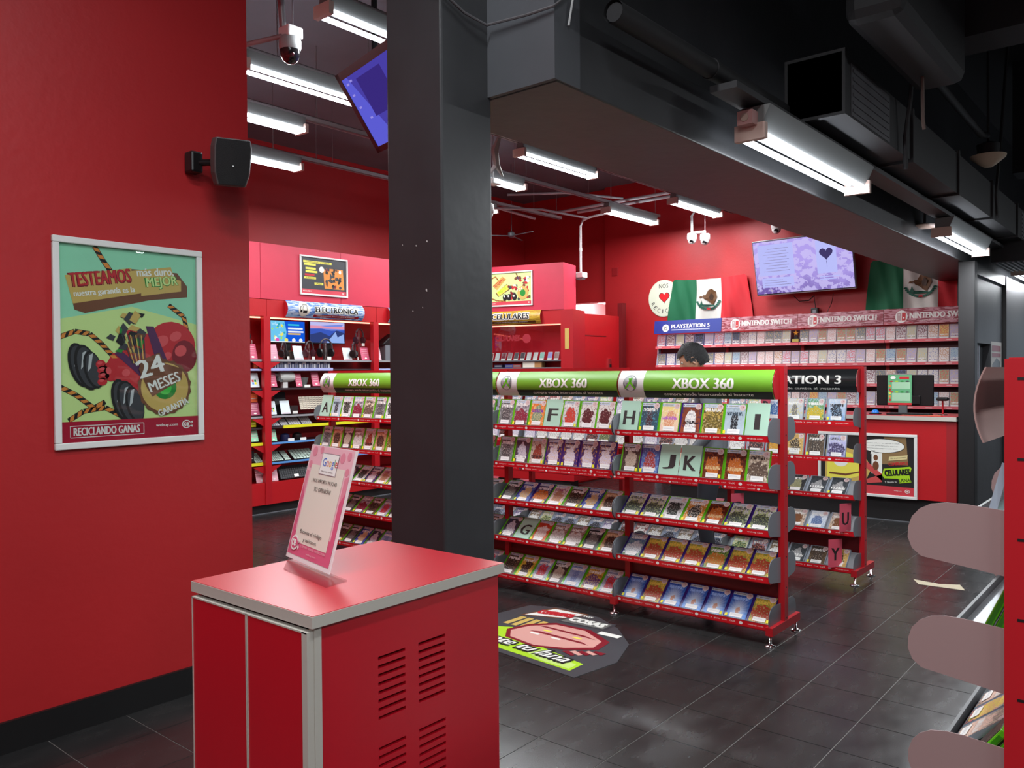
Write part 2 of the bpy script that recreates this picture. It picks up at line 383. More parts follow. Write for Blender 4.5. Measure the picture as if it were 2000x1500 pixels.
# near-beam surface wiring
# ------------------------------------------------------------------ lighting fixtures
def fixture_meshes(L):
    h = MB(); w1, w2, zt = (.042, .05, .11) if L < 1.3 else (.045, .09, .125)
    vs = [(x, y, z) for x in (0, L) for y, z in ((-w1, .025), (w1, .025), (w2 * .5, zt), (-w2, zt))]
    h.add(vs, [(0, 1, 2, 3), (7, 6, 5, 4), (0, 4, 5, 1), (1, 5, 6, 2), (2, 6, 7, 3), (3, 7, 4, 0)])
    t = MB().tube([(.02, 0, 0), (L - .02, 0, 0)], .0145, 10)
    e = MB(); e.box(-.012, .02, -.07, .07, -.02, .05)
    return h.mesh('housing', M('lamp_housing', (104, 106, 104), .5)), t.mesh('tube', TUBEM), e.mesh('end_cap', M('lampholder', (196, 170, 158), .5))
LAMPS = {}
FX = {L: fixture_meshes(L) for L in (1.2, 1.48)}
def fixture(x, y, z, L, label, group):
    t = thing('fluorescent_light', label, 'ceiling light', (x, y, z), 0, group)
    h, tb, e = FX[L]
    inst(h, 'housing', t)
    for s in (-.05, .05):
        inst(tb, 'tube', t, T=Matrix.Translation((0, s, 0)))
        ld = LAMPS.get(L)
        if not ld:
            ld = LAMPS[L] = bpy.data.lights.new('tube_light', 'AREA'); ld.shape = 'RECTANGLE'; ld.size = L - .06; ld.size_y = .024; ld.energy = LAMP_W * L / 1.2; ld.color = (.93, .97, 1.0)
        lo = bpy.data.objects.new('tube_light', ld); C.objects.link(lo); lo.parent = t; lo.location = (L / 2, s, -.0165)
    inst(e, 'end_cap', t); inst(e, 'end_cap', t, T=Matrix.Translation((L - .008, 0, 0)))
    return t
rows = [(3.74, [2.87], 'twin-tube light at top beside the pillar'), (4.80, [3.03, 5.88, 8.74], 'twin-tube light on the front rail'),
        (5.70, [2.95, 5.82, 8.68], 'twin-tube light on the middle rail'), (6.78, [3.69, 6.6], 'twin-tube light on the back rail')]
nth = ['closest to the camera', 'just right of the pillar', 'nearest the far red wall']
for y, xs, lab in rows:
    for k, x in enumerate(xs):
        fixture(x, y, 3.5, 1.2, lab + (', ' + nth[k] if len(xs) > 1 else ''), 'twin-tube lights over the shop floor')
for k, x in enumerate((3.47, 6.95, 10.43)):
    fixture(x, 1.52, 2.53, 1.48, 'twin-tube light beside the beam, ' + ['nearest one', 'second along', 'farthest at frame edge'][k], 'twin-tube lights along the beam')
en = ['above the red cabinet', 'straight over the viewpoint', 'behind the viewpoint by the beam line', 'right of the viewpoint', 'above the near rack', 'over the far aisle', 'rear corner', 'by the end wall']
for k, (x, y) in enumerate(((0.0, 1.52), (-0.3, .35), (-2.6, 1.0), (0.4, -1.6), (3.9, -1.6), (7.4, -1.6), (-3.0, -1.6), (10.9, -1.6))):  # unseen fixtures added to light the near wall, cabinet and floor
    fixture(x, y, [3.95, 3.7, 3.2, 3.2][k] if k < 4 else 3.3, 1.48, 'unseen twin-tube light added over the entrance side, ' + en[k], 'unseen twin-tube lights added over the entrance side')
# rails carrying the lights
def rail(y, x0, x1, label, z=3.6, rods=()):
    t = thing('ceiling_rail', label, 'rail', (0, y, 0), 0, 'steel rails carrying the lights')
    m = MB(); m.box(x0, x1, -.022, -.018, z, z + .042); m.box(x0, x1, .018, .022, z, z + .042); m.box(x0, x1, -.022, .022, z + .038, z + .042)
    m.box(x0, x1, -.022, -.01, z, z + .003); m.box(x0, x1, .01, .022, z, z + .003); m.obj('channel', M('galvanised', (168, 160, 160), .4, metal=.3), t)
    for x in rods: MB().tube([(x, 0, z + .03), (x, 0, H_C)], .004, 6).obj('hanger_rod', M('rod_steel', (140, 132, 132), .4, metal=.5), t)
    return t
rail(4.80, 2.4, 10.4, 'steel rail carrying the front row of lights', rods=(3.3, 4.1, 5.0, 5.6, 7.0, 7.7, 8.2, 9.0, 9.8))
rail(5.70, 2.4, 10.0, 'steel rail carrying the middle row of lights', rods=(4.3, 4.9, 5.1, 6.2, 6.9, 7.1, 8.3, 8.8, 9.9))
rail(6.78, 2.4, 9.2, 'steel rail carrying the back row of lights', rods=(4.6, 5.1, 5.3, 6.1, 7.6, 8.6, 9.1))
rail(3.74, 2.36, 4.3, 'short steel rail above the light beside the pillar', rods=(2.95, 4.0))
GALV = M('galvanised', (0, 0, 0))
# conduits crossing near the far corner
for i, (a, b, r, l) in enumerate((((9.3, 3.3, 3.68), (9.1, 6.9, 3.68), .02, 'pale conduit crossing behind the front rail'), ((9.55, 3.2, 3.68), (9.35, 6.6, 3.70), .02, 'second pale conduit beside the crossing one'),
                              ((8.2, 6.9, 3.80), (9.4, 5.9, 3.80), .016, 'bent conduit near the far corner of rails'), ((6.4, 7.05, 3.62), (8.9, 7.0, 3.6), .018, 'thin conduit running beside the back rail'), ((7.6, 6.62, 3.50), (9.0, 6.2, 3.52), .014, 'thin conduit under the rail crossing'))):
    mid = [(a[k] + b[k]) / 2 + (.05 if k == 2 else 0) for k in range(3)]
    tag(MB().tube([a, mid, b], r, 8).obj('conduit', M('conduit_paint', (176, 170, 172), .4)), l, 'pipe', 'conduits below the far ceiling')
t = thing('ceiling_bracket', 'small three-armed bracket hanging in the dark far corner', 'bracket', (8.4, 7.0, 3.28))
MB().lathe([(.02, 0), (.05, .02), (.05, .06), (.02, .08)], 10).obj('hub', BLK2, t)
for a in (20, 140, 260): MB().box(.03, .42, -.012, .012, .02, .028).obj('arm', BLK2, t, T=Matrix.Rotation(R(a), 4, 'Z'))
MB().tube([(0, 0, .08), (0, 0, .97)], .004, 5).obj('rod', BLK2, t)
# small fixture mounting box + paper strip right of pillar
t = thing('junction_box', 'pale junction box right of the pillar by the middle rail', 'box', (5.72, 4.98, 3.22)); MB().box(-.06, .06, -.05, .05, 0, .05).obj('body', WHT, t, bevel=.006); MB().tube([(0, 0, .05), (0, 0, 1.03)], .006, 6).obj('conduit', ALU, t)
tag(MB().tube([(5.66, 4.85, 3.62), (5.63, 4.88, 3.5), (5.67, 4.89, 3.37), (5.74, 4.88, 3.28)], [.02, .035, .03, .008], 6).obj('rag', M('dirty_white_cloth', (150, 150, 144), .9)), 'dirty white rag hanging by a rail right of the pillar', 'rag')

# ================================================================== ceiling clutter over the entrance side
DUCT = M('black_duct', (21, 21, 23), .65)
t = thing('pipe', 'large black open-ended pipe beside the beam', 'pipe', (0, 0, 0))
MB().tube([(2.46, 1.58, 2.76), (3.98, 1.58, 2.77)], .04, 14, cap=False).obj('barrel', DUCT, t)
MB().tube([(2.47, 1.58, 2.76), (2.49, 1.58, 2.76)], .034, 14).obj('bore', CEILB, t)
MB().tube([(3.2, 1.58, 2.765), (3.23, 1.58, 2.765)], .044, 14).obj('clamp', DUCT, t)
t = thing('air_duct', 'long black rectangular air duct with grilles above the beam lights', 'duct', (0, 0, 0))
dm = MB().box(4.0, 13.8, 1.30, 1.56, 2.72, 3.0); dm.obj('casing', DUCT, t)
for x in (4.0, 5.2, 6.4, 7.6, 8.8, 10.0): MB().box(x, x + .03, 1.285, 1.575, 2.705, 3.015).obj('flange', DUCT, t)
for x0 in (4.15, 9.1):
    v = MB()
    for k in range(6): v.box(x0, x0 + .6, 1.292, 1.298, 2.75 + k * .038, 2.765 + k * .038)
    v.box(x0 - .02, x0 + .62, 1.297, 1.3, 2.73, 2.98); v.obj('grille', M('grille_grey', (70, 70, 74), .5), t)
t = thing('light_track', 'dark cable tray along the beam above the lights', 'tray', (0, 0, 0))
MB().box(3.2, 13.8, 1.46, 1.58, 2.662, 2.69).obj('tray', M('dark_tray', (44, 44, 46), .5), t)
struct('beam_cross', MB().box(4.9, 5.2, -4.2, 1.3, 3.25, H_C), CEILB, label='black ceiling beam crossing the entrance side')
struct('beam_cross_far', MB().box(8.6, 8.9, -4.2, 1.3, 3.25, H_C), CEILB, label='second black ceiling beam further back')
t = thing('ventilation_box', 'bulky black ventilation box at top right of the ceiling', 'duct', (0, 0, 0))
MB().box(3.7, 4.9, .95, 1.2, 3.0, 3.5).obj('casing', DUCT, t, bevel=.05); MB().box(3.4, 3.71, .75, 1.35, 3.3, 3.6).obj('collar', DUCT, t, bevel=.02)
tag(MB().tube([(4.95, 1.15, 3.23), (5.3, 1.2, 3.2), (6.9, 1.24, 3.22), (7.1, 1.24, 3.26)], .025, 8).obj('conduit', DUCT), 'black conduit running to the smoke detector', 'pipe', 'conduits over the entrance side')
t = thing('smoke_detector', 'cream round smoke detector hanging under the black ceiling', 'detector', (7.15, 1.24, 3.1))
MB().lathe([(.03, -.07), (.06, -.05), (.12, .0), (.125, .015), (.06, .03)], 16).obj('body', M('cream_plastic', (196, 176, 150), .5), t)
MB().lathe([(.075, .03), (.08, .1), (.03, .12)], 12).obj('base', DUCT, t); MB().tube([(0, 0, .1), (0, 0, 1.15)], .01, 6).obj('stem', DUCT, t)
t = thing('ceiling_plate', 'round beige ceiling plate beside the beam', 'plate', (7.05, 1.66, 2.62))
MB().lathe([(.02, -.02), (.1, -.01), (.11, .0), (.03, .02)], 16).obj('disc', M('beige_plastic', (170, 146, 132), .5), t); MB().tube([(0, 0, .02), (0, 0, .1)], .01, 6).obj('stem', DUCT, t)
for pts, r, l, m_ in (([(4.93, 1.22, 3.2), (4.96, 1.24, 3.0), (4.97, 1.27, 2.8), (4.98, 1.27, 2.62)], .012, 'black cable dropping behind the nearest beam light', DUCT),
                  ([(4.62, 1.1, 3.05), (4.63, 1.1, 2.95), (4.64, 1.1, 2.78), (4.66, 1.1, 2.74)], .009, 'short dangling cable end under the black ceiling', M('brown_cable', (88, 70, 62), .6)),
                  ([(7.75, 1.2, 4.2), (7.7, 1.25, 3.3), (7.65, 1.27, 2.9), (7.7, 1.27, 2.72)], .012, 'thin black cable dropping to the air duct', DUCT),
                  ([(2.37, 1.68, 3.1), (2.38, 1.675, 2.95), (2.36, 1.68, 2.8), (2.34, 1.685, 2.7)], .004, 'pale wire hanging down the corner of the beam end', M('pale_wire', (150, 150, 150), .5)),
                  ([(2.015, 2.25, 2.98), (2.012, 2.1, 2.87), (2.012, 1.985, 2.80), (2.13, 1.982, 2.76), (2.24, 1.975, 2.75), (2.25, 1.8, 2.74), (2.255, 1.685, 2.74), (2.33, 1.685, 2.80), (2.41, 1.685, 2.9)], .005, 'grey wire looped around the top of the pillar', M('grey_wire', (84, 82, 84), .5)),
                  ):
    tag(MB().tube(pts, r, 6).obj('cable', m_), l, 'cable')
t = thing('electrical_box', 'small pink junction box behind the nearest beam light end', 'box', (3.44, 1.52, 2.568)); MB().box(-.03, .03, -.035, .035, 0, .06).obj('body', M('pink_beige_plastic', (176, 132, 128), .5), t); MB().lathe([(.018, 0), (.018, .004)], 12).obj('knockout', M('beige_plastic', (0, 0, 0)), t, T=Matrix.Translation((-.0305, 0, .03)) @ Matrix.Rotation(R(-90), 4, 'Y'))
t = thing('ceiling_vent', 'slatted black vent panel under the beam at right', 'vent', (9.2, 1.4, 2.52))
for k in range(7): MB().box(0, .9, -.16 + k * .045, -.14 + k * .045, 0, .012).obj('slat', GRY, t)
MB().box(-.02, .92, -.18, .17, .012, .2).obj('frame', DUCT, t)

# ================================================================== cabinet in the foreground
t = thing('red_cabinet', 'red laminate cabinet with grey edging and vent slots in front of the pillar', 'cabinet', (1.04, 1.41, 0))
CW, CD = .585, .455                # along X, along Y
MB().box(-.012, CW + .012, -.012, CD + .012, .975, .9995).obj('top_edge_band', EDGE, t)
MB().box(-.0105, CW + .0105, -.0105, CD + .0105, .9995, 1.001).obj('top', LAM, t)
# side panel (faces -Y) with two columns of slots cut through it
slots = []
for x0, x1 in ((.174, .256), (.298, .387)):
    for g0 in (.865, .66, .455):
        for k in range(8): slots.append((x0, x1, g0 - k * .0193 - .008, g0 - k * .0193))
SB = MB(); z = 0.02
for (x0, x1) in ((.174, .256), (.298, .387)):
    zz = sorted([(a, b) for (p, q, a, b) in slots if p == x0]); cur = .02
    for a, b in zz: SB.box(x0, x1, 0, .016, cur, a); cur = b
    SB.box(x0, x1, 0, .016, cur, .972)
for a, b in ((.018, .174), (.256, .298), (.387, CW)): SB.box(a, b, 0, .016, .02, .972)
SB.obj('side_panel', LAM, t)
MB().box(.03, CW - .02, .08, .09, .03, .96).obj('inner_board', M('dark_interior', (36, 12, 14), .8), t)
MB().box(.0, .018, -.003, .016, .02, .972).obj('edge_strip', EDGE, t)
MB().box(.0, CW, CD - .016, CD, .02, .972).obj('side_panel', LAM, t); MB().box(CW - .016, CW, .016, CD - .016, .02, .972).obj('back_panel', LAM, t)
MB().box(0.02, CW - .02, .02, CD - .02, 0, .02).obj('plinth', RUB, t)
for k, (a, b) in enumerate(((.0, .22), (.2235, CD))):
    dm = MB().box(-.016, -.001, a, b, .025, .965, LAM)
    o = dm.obj('door', LAM, t)
    e = MB(); w_ = .0025 if not (k == 0) else .0025
    e.box(-.0175, -.0005, a - .001, a + (.017 if k == 0 else .0022), .025, .966); e.box(-.0175, -.0005, b - .002, b + .001, .025, .966); e.box(-.0175, -.0005, a, b, .963, .9665)
    e.obj('edging', EDGE, o)
# acrylic sign on the cabinet
P1 = Vector((1.31, 1.894, 1.009)); P2 = Vector((1.253, 1.635, 1.009)); TOPL = Vector((1.388, 1.877, 1.302))
W_ = (P2 - P1).length; Tm = frame(P1, P2 - P1, TOPL - P1); HH = .308
t = thing('table_sign', 'clear acrylic table sign with pink review notice standing on the red cabinet', 'sign', T=Tm)
ba = MB().box(0, W_, 0, HH, -.004, .0)
ba.obj('acrylic_sheet', M('acrylic_edge', (236, 226, 226), .2), t)
Fi = Tm.inverted()
fo = [P1 + Vector((0, 0, -.0068)), P2 + Vector((0, 0, -.0068))]; nrm = Vector((Tm[0][2], Tm[1][2], 0)).normalized()
ft = MB(); q = [Vector((1.231, 1.79, 1.0016)), Vector((1.186, 1.558, 1.0016)), Vector((1.255, 1.568, 1.0016)), Vector((1.312, 1.885, 1.0016))]
ft.add([Fi @ p for p in q] + [Fi @ (p + Vector((0, 0, .004))) for p in q], [(3, 2, 1, 0), (4, 5, 6, 7), (0, 1, 5, 4), (1, 2, 6, 5), (2, 3, 7, 6), (3, 0, 4, 7)]); ft.obj('foot', ACRY, t)
pp = MB(); PK = M('poster_pink', (214, 96, 130), .4); PK2 = M('poster_pale_pink', (232, 180, 190), .4); PK3 = M('poster_mid_pink', (222, 140, 158), .4)
pp.poly(rect(.004, W_ - .008, .03, HH - .002), .0005, PK2); pp.poly(rect(.004, W_ - .008, .012, .075), .0008, PK)
pp.poly([(.004, .075), (.022, .075), (.022, .17), (.004, .2)], .0008, PK); pp.poly([(W_ - .03, .075), (W_ - .008, .075), (W_ - .008, .2), (W_ - .03, .17)], .0008, PK)
pp.poly([(.004, .2), (.022, .17), (.022, .235), (.004, .24)], .0008, PK3); pp.poly([(W_ - .03, .17), (W_ - .008, .2), (W_ - .008, .24), (W_ - .03, .235)], .0008, PK3)
for cx, cy, r in ((.03, .29, .014), (.07, .297, .01), (.2, .283, .014), (.235, .29, .012), (.24, .25, .01), (.02, .255, .01)): pp.poly(ell(cx, cy, r, r, 12), .001, PK3)
pp.poly(rect(.03, W_ - .038, .045, .255), .0013, CREAM)
pp.poly(rect(.082, .182, .232, .29), .0018, M('thin_grey', (150, 130, 135), .5)); pp.poly(rect(.084, .18, .234, .288), .0021, PAP)
pp.obj('poster', None, t)
tx = MB(); x = .094
for ch, c_, h_, dy, wd in (('G', (66, 110, 200), .022, .003, .021), ('o', (214, 70, 60), .0155, 0, .014), ('o', (228, 160, 40), .0155, 0, .014), ('g', (66, 110, 200), .021, -.004, .013), ('l', (60, 150, 80), .022, .003, .003), ('e', (214, 70, 60), .0155, 0, .013)):
    put_text(tx, ch, x + wd / 2, .263 + dy, wd, h_, .0026, mat=M('ink%s' % str(c_), c_, .5), bold=.0); x += wd + .0018
put_text(tx, 'Nuestras reseñas', .13, .242, .07, .004, .0026, mat=M('ink_grey', (130, 120, 120), .5))
put_text(tx, '¡ NOS IMPORTA MUCHO', .128, .213, .15, .012, .0026, mat=BTX, bold=0); put_text(tx, 'TU OPINIÓN!', .128, .193, .10, .014, .0026, mat=BTX, bold=.01)
put_text(tx, 'Escanea el código', .122, .075, .13, .013, .0026, mat=BTX, bold=.0); put_text(tx, 'y valóranos', .125, .056, .08, .012, .0026, mat=BTX, bold=.0)
put_text(tx, 'COMPRA · VENDE · INTERCAMBIA', .155, .0395, .15, .006, .0026, mat=PK2); put_text(tx, 'webuy.com', .15, .024, .06, .007, .0026, mat=PK2)
cex_logo(tx, .04, .043, .02, .003, PAP, PK); tx.obj('lettering', None, t)

# ================================================================== poster on the near wall (garage art is generic)
def poster_frame(t, w, h, d=.018, fr=.028):
    m = MB(); m.box(0, w, 0, fr, 0, d); m.box(0, w, h - fr, h, 0, d); m.box(0, fr, fr, h - fr, 0, d); m.box(w - fr, w, fr, h - fr, 0, d)
    m.obj('frame', M('white_snap_frame', (222, 224, 220), .35), t, bevel=.004)
PG1 = M('print_mint', (152, 224, 184), .4); PG2 = M('print_lime', (206, 234, 150), .4); POR = M('print_orange', (222, 140, 60), .4); PTAN = M('print_tan', (206, 176, 96), .4)
PBR = M('print_brown', (116, 72, 46), .4); PRD = M('print_red', (196, 40, 48), .4); PDR = M('print_dark_red', (130, 20, 36), .4); PCR = M('print_crimson', (172, 14, 48), .4); PGY = M('print_grey', (60, 62, 66), .4)
PGN = M('print_green', (30, 140, 50), .4); PPU = M('print_purple', (84, 40, 84), .4); PYE = M('print_yellow', (236, 226, 90), .4); PSK = M('print_skin', (216, 160, 150), .4); PW = M('print_white', (236, 238, 230), .4)
def stripes(mb, pts, wd, z, c1=None, c2=None):
    for i in range(len(pts) - 1):
        a, b = Vector(pts[i]), Vector(pts[i + 1]); d_ = (b - a).normalized(); n_ = Vector((-d_.y, d_.x)) * wd
        mb.poly([tuple(a - n_), tuple(b - n_), tuple(b + n_), tuple(a + n_)], z, BTX)
        k = max(1, int((b - a).length / (wd * 2.6)))
        for j in range(k):
            p = a + (b - a) * ((j + .2) / k); q_ = a + (b - a) * ((j + .75) / k); sk = d_ * wd * .7
            mb.poly([tuple(p - n_ * .8 - sk), tuple(q_ - n_ * .8 - sk), tuple(q_ + n_ * .8 + sk), tuple(p + n_ * .8 + sk)], z + .0004, POR)
def garage_art(mb, W, H, rc=True):
    """unit poster, generic machine-and-weights picture in flat inks"""
    X = lambda x: x * W; Y = lambda y: y * H; S = W
    mb.poly(rect(0, X(1), 0, H), .002, PG1); mb.poly([(0, Y(.1)), (X(1), Y(.1)), (X(1), Y(.62)), (X(.5), Y(.7)), (0, Y(.62))], .0023, PG2)
    for pts in ([(.24, 1.0), (.3, .93), (.35, .88)], [(.78, .72), (.9, .66), (.93, .56), (.98, .45)], [(0, .53), (.1, .56), (.2, .55), (.28, .5), (.38, .42)], [(0, .28), (.1, .24), (.22, .17), (.3, .2)], [(.05, .11), (.15, .155), (.3, .17), (.42, .12)]):
        stripes(mb, [(X(a), Y(b)) for a, b in pts], .018 * S, .0028)
    # slab title
    q = lambda *p: [(X(a), Y(b)) for a, b in p]
    mb.poly(q((.05, .83), (.1, .67), (.17, .655), (.63, .74), (.93, .77), (.93, .83), (.85, .9), (.5, .9), (.06, .85)), .003, PBR)
    mb.poly(q((.04, .84), (.09, .70), (.57, .775), (.57, .76), (.88, .80), (.88, .86), (.83, .865), (.80, .93), (.5, .89), (.5, .905)), .0034, PTAN)
    put_text(mb, 'TESTEAMOS', X(.28), Y(.84), X(.43), Y(.075), .0038, R(9), PDR, .045); put_text(mb, 'TESTEAMOS', X(.28), Y(.842), X(.42), Y(.068), .0048, R(9), PRD, .02); put_text(mb, 'más duro,', X(.68), Y(.892), X(.28), Y(.05), .004, R(6), PW, .025)
    put_text(mb, 'nuestra garantía es la', X(.31), Y(.768), X(.43), Y(.04), .004, R(8), PW, .025); put_text(mb, 'MEJOR', X(.73), Y(.838), X(.25), Y(.07), .004, R(8), PGN, .045); put_text(mb, 'MEJOR', X(.73), Y(.84), X(.24), Y(.064), .0052, R(8), PG2, .02)
    # gauges and pipes heap, red shoulders, purple straps
    mb.poly([(X(.36 + .5 * (.5 + .5 * math.cos(a)) + .06 * math.cos(5 * a)), Y(.38 + .2 * math.sin(a) + .02 * math.sin(7 * a))) for a in [k * math.pi / 12 for k in range(24)]], .0031, PRD)
    mb.poly(ell(X(.8), Y(.5), X(.19), Y(.13), 20), .0034, PRD); mb.poly(ell(X(.9), Y(.44), X(.1), Y(.09), 16), .0036, PDR); mb.poly(ell(X(.44), Y(.33), X(.08), Y(.07)), .0036, PRD)
    for cx, cy, a_, b_ in ((.72, .52, .06, .03), (.83, .55, .05, .025), (.87, .47, .05, .03), (.76, .44, .04, .02), (.45, .35, .03, .02)): mb.poly(ell(X(cx), Y(cy), X(a_), Y(b_), 12, .5), .0040, M('print_pink_red', (220, 84, 88), .4))
    mb.poly(q((.60, .6), (.66, .6), (.76, .42), (.68, .40)), .0042, PPU); mb.poly(q((.37, .45), (.41, .47), (.6, .36), (.57, .32)), .0042, PPU)
    rr = random.Random(3)
    for k in range(26):
        cx = .34 + rr.random() * .26; cy = .46 + rr.random() * .2; w_ = .01 + rr.random() * .04; h_ = .01 + rr.random() * .03
        mb.poly([(X(cx + w_ * math.cos(t_)), Y(cy + h_ * math.sin(t_))) for t_ in [rr.random() * .6 + k2 * math.pi / 2 for k2 in range(4)]], .0044 + k * .00004, rr.choice([PGY, PBR, PTAN, PGY, PGN, BTX, PGY]))
    for k in range(9): mb.poly(q((.42 + k * .02, .55), (.428 + k * .02, .55), (.50 + k * .012, .4), (.492 + k * .012, .4)), .0056, PTAN if k % 2 else PGY)
    # two black dumbbell heads
    LGY = M('print_light_grey', (190, 196, 196), .4)
    for cx, cy in ((.13, .39), (.42, .205)):
        for k in range(3):
            x_, y_ = cx + k * .045, cy - k * .012; sc = (1.0, 1.04, .86)[k]
            mb.poly(ell(X(x_), Y(y_), X(.075) * sc, Y(.115) * sc, 20, .25), .0058 + k * .0002, BTX); mb.poly(ell(X(x_ + .006), Y(y_), X(.062) * sc, Y(.102) * sc, 20, .25), .0059 + k * .0002, PGY)
            mb.poly([(X(x_ - .028), Y(y_ + .075)), (X(x_ - .002), Y(y_ + .085)), (X(x_ - .018), Y(y_ + .01)), (X(x_ - .04), Y(y_ - .01))], .00595 + k * .0002, LGY)
    for cx, cy, a_, b_ in ((.27, .395, .035, .022), (.285, .365, .04, .022), (.29, .335, .04, .022), (.28, .305, .035, .02), (.33, .355, .04, .05)): mb.poly(ell(X(cx), Y(cy), X(a_), Y(b_), 12, .2), .0065, PRD); mb.poly(ell(X(cx - .006), Y(cy + .006), X(a_ * .5), Y(b_ * .4), 8, .2), .0066, MATS['print_pink_red'])
    # gear badge
    gx, gy = .74, .27
    mb.poly([(X(gx) + S * (.2 + .012 * (k % 2)) * math.cos(k * math.pi / 18), Y(gy) + S * (.2 + .012 * (k % 2)) * math.sin(k * math.pi / 18)) for k in range(36)], .0066, PBR)
    mb.poly(ell(X(gx), Y(gy), S * .185, S * .185, 26), .0069, PTAN); mb.poly(ell(X(gx), Y(gy), S * .09, S * .09, 20), .0072, PGN); mb.poly(ell(X(gx), Y(gy - .005), S * .05, S * .05, 16), .0075, M('print_bright_green', (60, 200, 70), .4))
    mb.poly([(X(.54), Y(.37)), (X(.57), Y(.42)), (X(.7), Y(.46)), (X(.74), Y(.40)), (X(.88), Y(.37)), (X(.87), Y(.31)), (X(.64), Y(.22)), (X(.6), Y(.27))], .0078, PBR)
    put_text(mb, '24', X(.63), Y(.385), X(.2), Y(.095), .0082, R(18), PW, .035); put_text(mb, 'MESES', X(.735), Y(.30), X(.25), Y(.056), .0082, R(20), PW, .03); put_text(mb, 'GARANTÍA', X(.8), Y(.165), X(.25), Y(.045), .0082, R(22), PW, .03)
    mb.poly(rect(0, X(1), 0, Y(.105)), .0086, PCR)
    b0, b1, c0, c1 = X(.055), X(.57), Y(.022), Y(.08)
    for r_ in (rect(b0, b1, c0, c0 + .003), rect(b0, b1, c1, c1 + .003), rect(b0, b0 + .003, c0, c1), rect(b1, b1 + .003, c0, c1)): mb.poly(r_, .009, PW)
    put_text(mb, 'RECICLANDO GANAS', X(.31), Y(.053), X(.46), Y(.04), .009, 0, PW, .035); put_text(mb, 'webuy.com', X(.75), Y(.062), X(.17), Y(.02), .009, 0, PW, .02)
    cex_logo(mb, X(.905), Y(.062), .032 * S, .009, PW, PCR)
T = frame((1.402, 3.648, 1.19), (1, 0, 0), (0, 0, 1))
t = thing('framed_poster', 'large framed mint green poster of red machine and dumbbells on near red wall', 'poster', T=T)
poster_frame(t, .665, .893); a_ = MB(); garage_art(a_, .609, .837); a_.obj('print', None, t, T=Matrix.Translation((.028, .028, 0)))
pl = M('poster_film', (255, 255, 255))
def film(t, w, h, fr, z):
    """wrinkled clear cover sheet"""
    m = MB(); nx, ny = 26, 36; r = random.Random(5); vs = []; fs = []
    for j in range(ny + 1):
        for i in range(nx + 1):
            x, y = fr + (w - 2 * fr) * i / nx, fr + (h - 2 * fr) * j / ny
            vs.append((x, y, z + .0012 * math.sin(x * 31 + 3 * math.sin(y * 9)) * math.sin(y * 17 + x * 6) + .0008 * math.sin(y * 61 + x * 20)))
    for j in range(ny):
        for i in range(nx): a = j * (nx + 1) + i; fs.append((a, a + 1, a + nx + 2, a + nx + 1))
    m.add(vs, fs, None, True); return m.obj('clear_cover', GLASS, t)
film(t, .665, .893, .027, .0125)

# wall speaker
t = thing('wall_speaker', 'small black wall speaker on a bracket above the poster', 'speaker', (2.08, 3.46, 2.50), 0)
Ts = Matrix.Translation((.035, 0, -.02)) @ Matrix.Rotation(R(-22), 4, 'Z') @ Matrix.Rotation(R(10), 4, 'X') @ Matrix.Diagonal((1.05, 1, .84, 1))
prof = [(-.075, .06), (-.085, -.02), (-.075, -.07), (.075, -.07), (.085, -.02), (.06, .06)]
b = MB(); vs = []
for zf, sc in ((-.125, .78), (-.06, .96), (.0, 1), (.08, 1.02), (.125, .95)):
    vs += [(x * sc, y * (sc if y > 0 else 1) - zf * .1, zf) for x, y in prof]
fs = [(5, 4, 3, 2, 1, 0), tuple(range(24, 30))] + [(r_ * 6 + k, r_ * 6 + (k + 1) % 6, (r_ + 1) * 6 + (k + 1) % 6, (r_ + 1) * 6 + k) for r_ in range(4) for k in range(6)]
b.add(vs, fs); b.obj('body', M('speaker_case', (88, 84, 84), .5), t, bevel=.008, T=Ts)
gm = MB(); vs = []
for zf, sc in ((-.118, .74), (-.06, .92), (.0, .96), (.08, .98), (.118, .92)): vs += [(-.073 * sc, -.074 - zf * .1, zf), (-.0 , -.081 - zf * .1, zf), (.073 * sc, -.074 - zf * .1, zf)]
gm.add(vs, [(r_ * 3 + k, r_ * 3 + k + 1, r_ * 3 + k + 4, r_ * 3 + k + 3) for r_ in range(4) for k in range(2)]); gm.obj('grille', M('grille_black', (20, 20, 22), .7, bump=.4, bscale=400), t, T=Ts)
MB().lathe([(.004, 0), (.004, .002)], 8).obj('badge', WHT, t, T=Ts @ Matrix.Translation((0, -.083, -.02)) @ Matrix.Rotation(R(90), 4, 'X'))
MB().box(-.09, -.03, .12, .188, -.06, .04).obj('bracket', PLA, t, bevel=.01); MB().tube([(-.06, .15, -.01), (0.02, .05, -.01)], .016, 8).obj('arm', PLA, t)

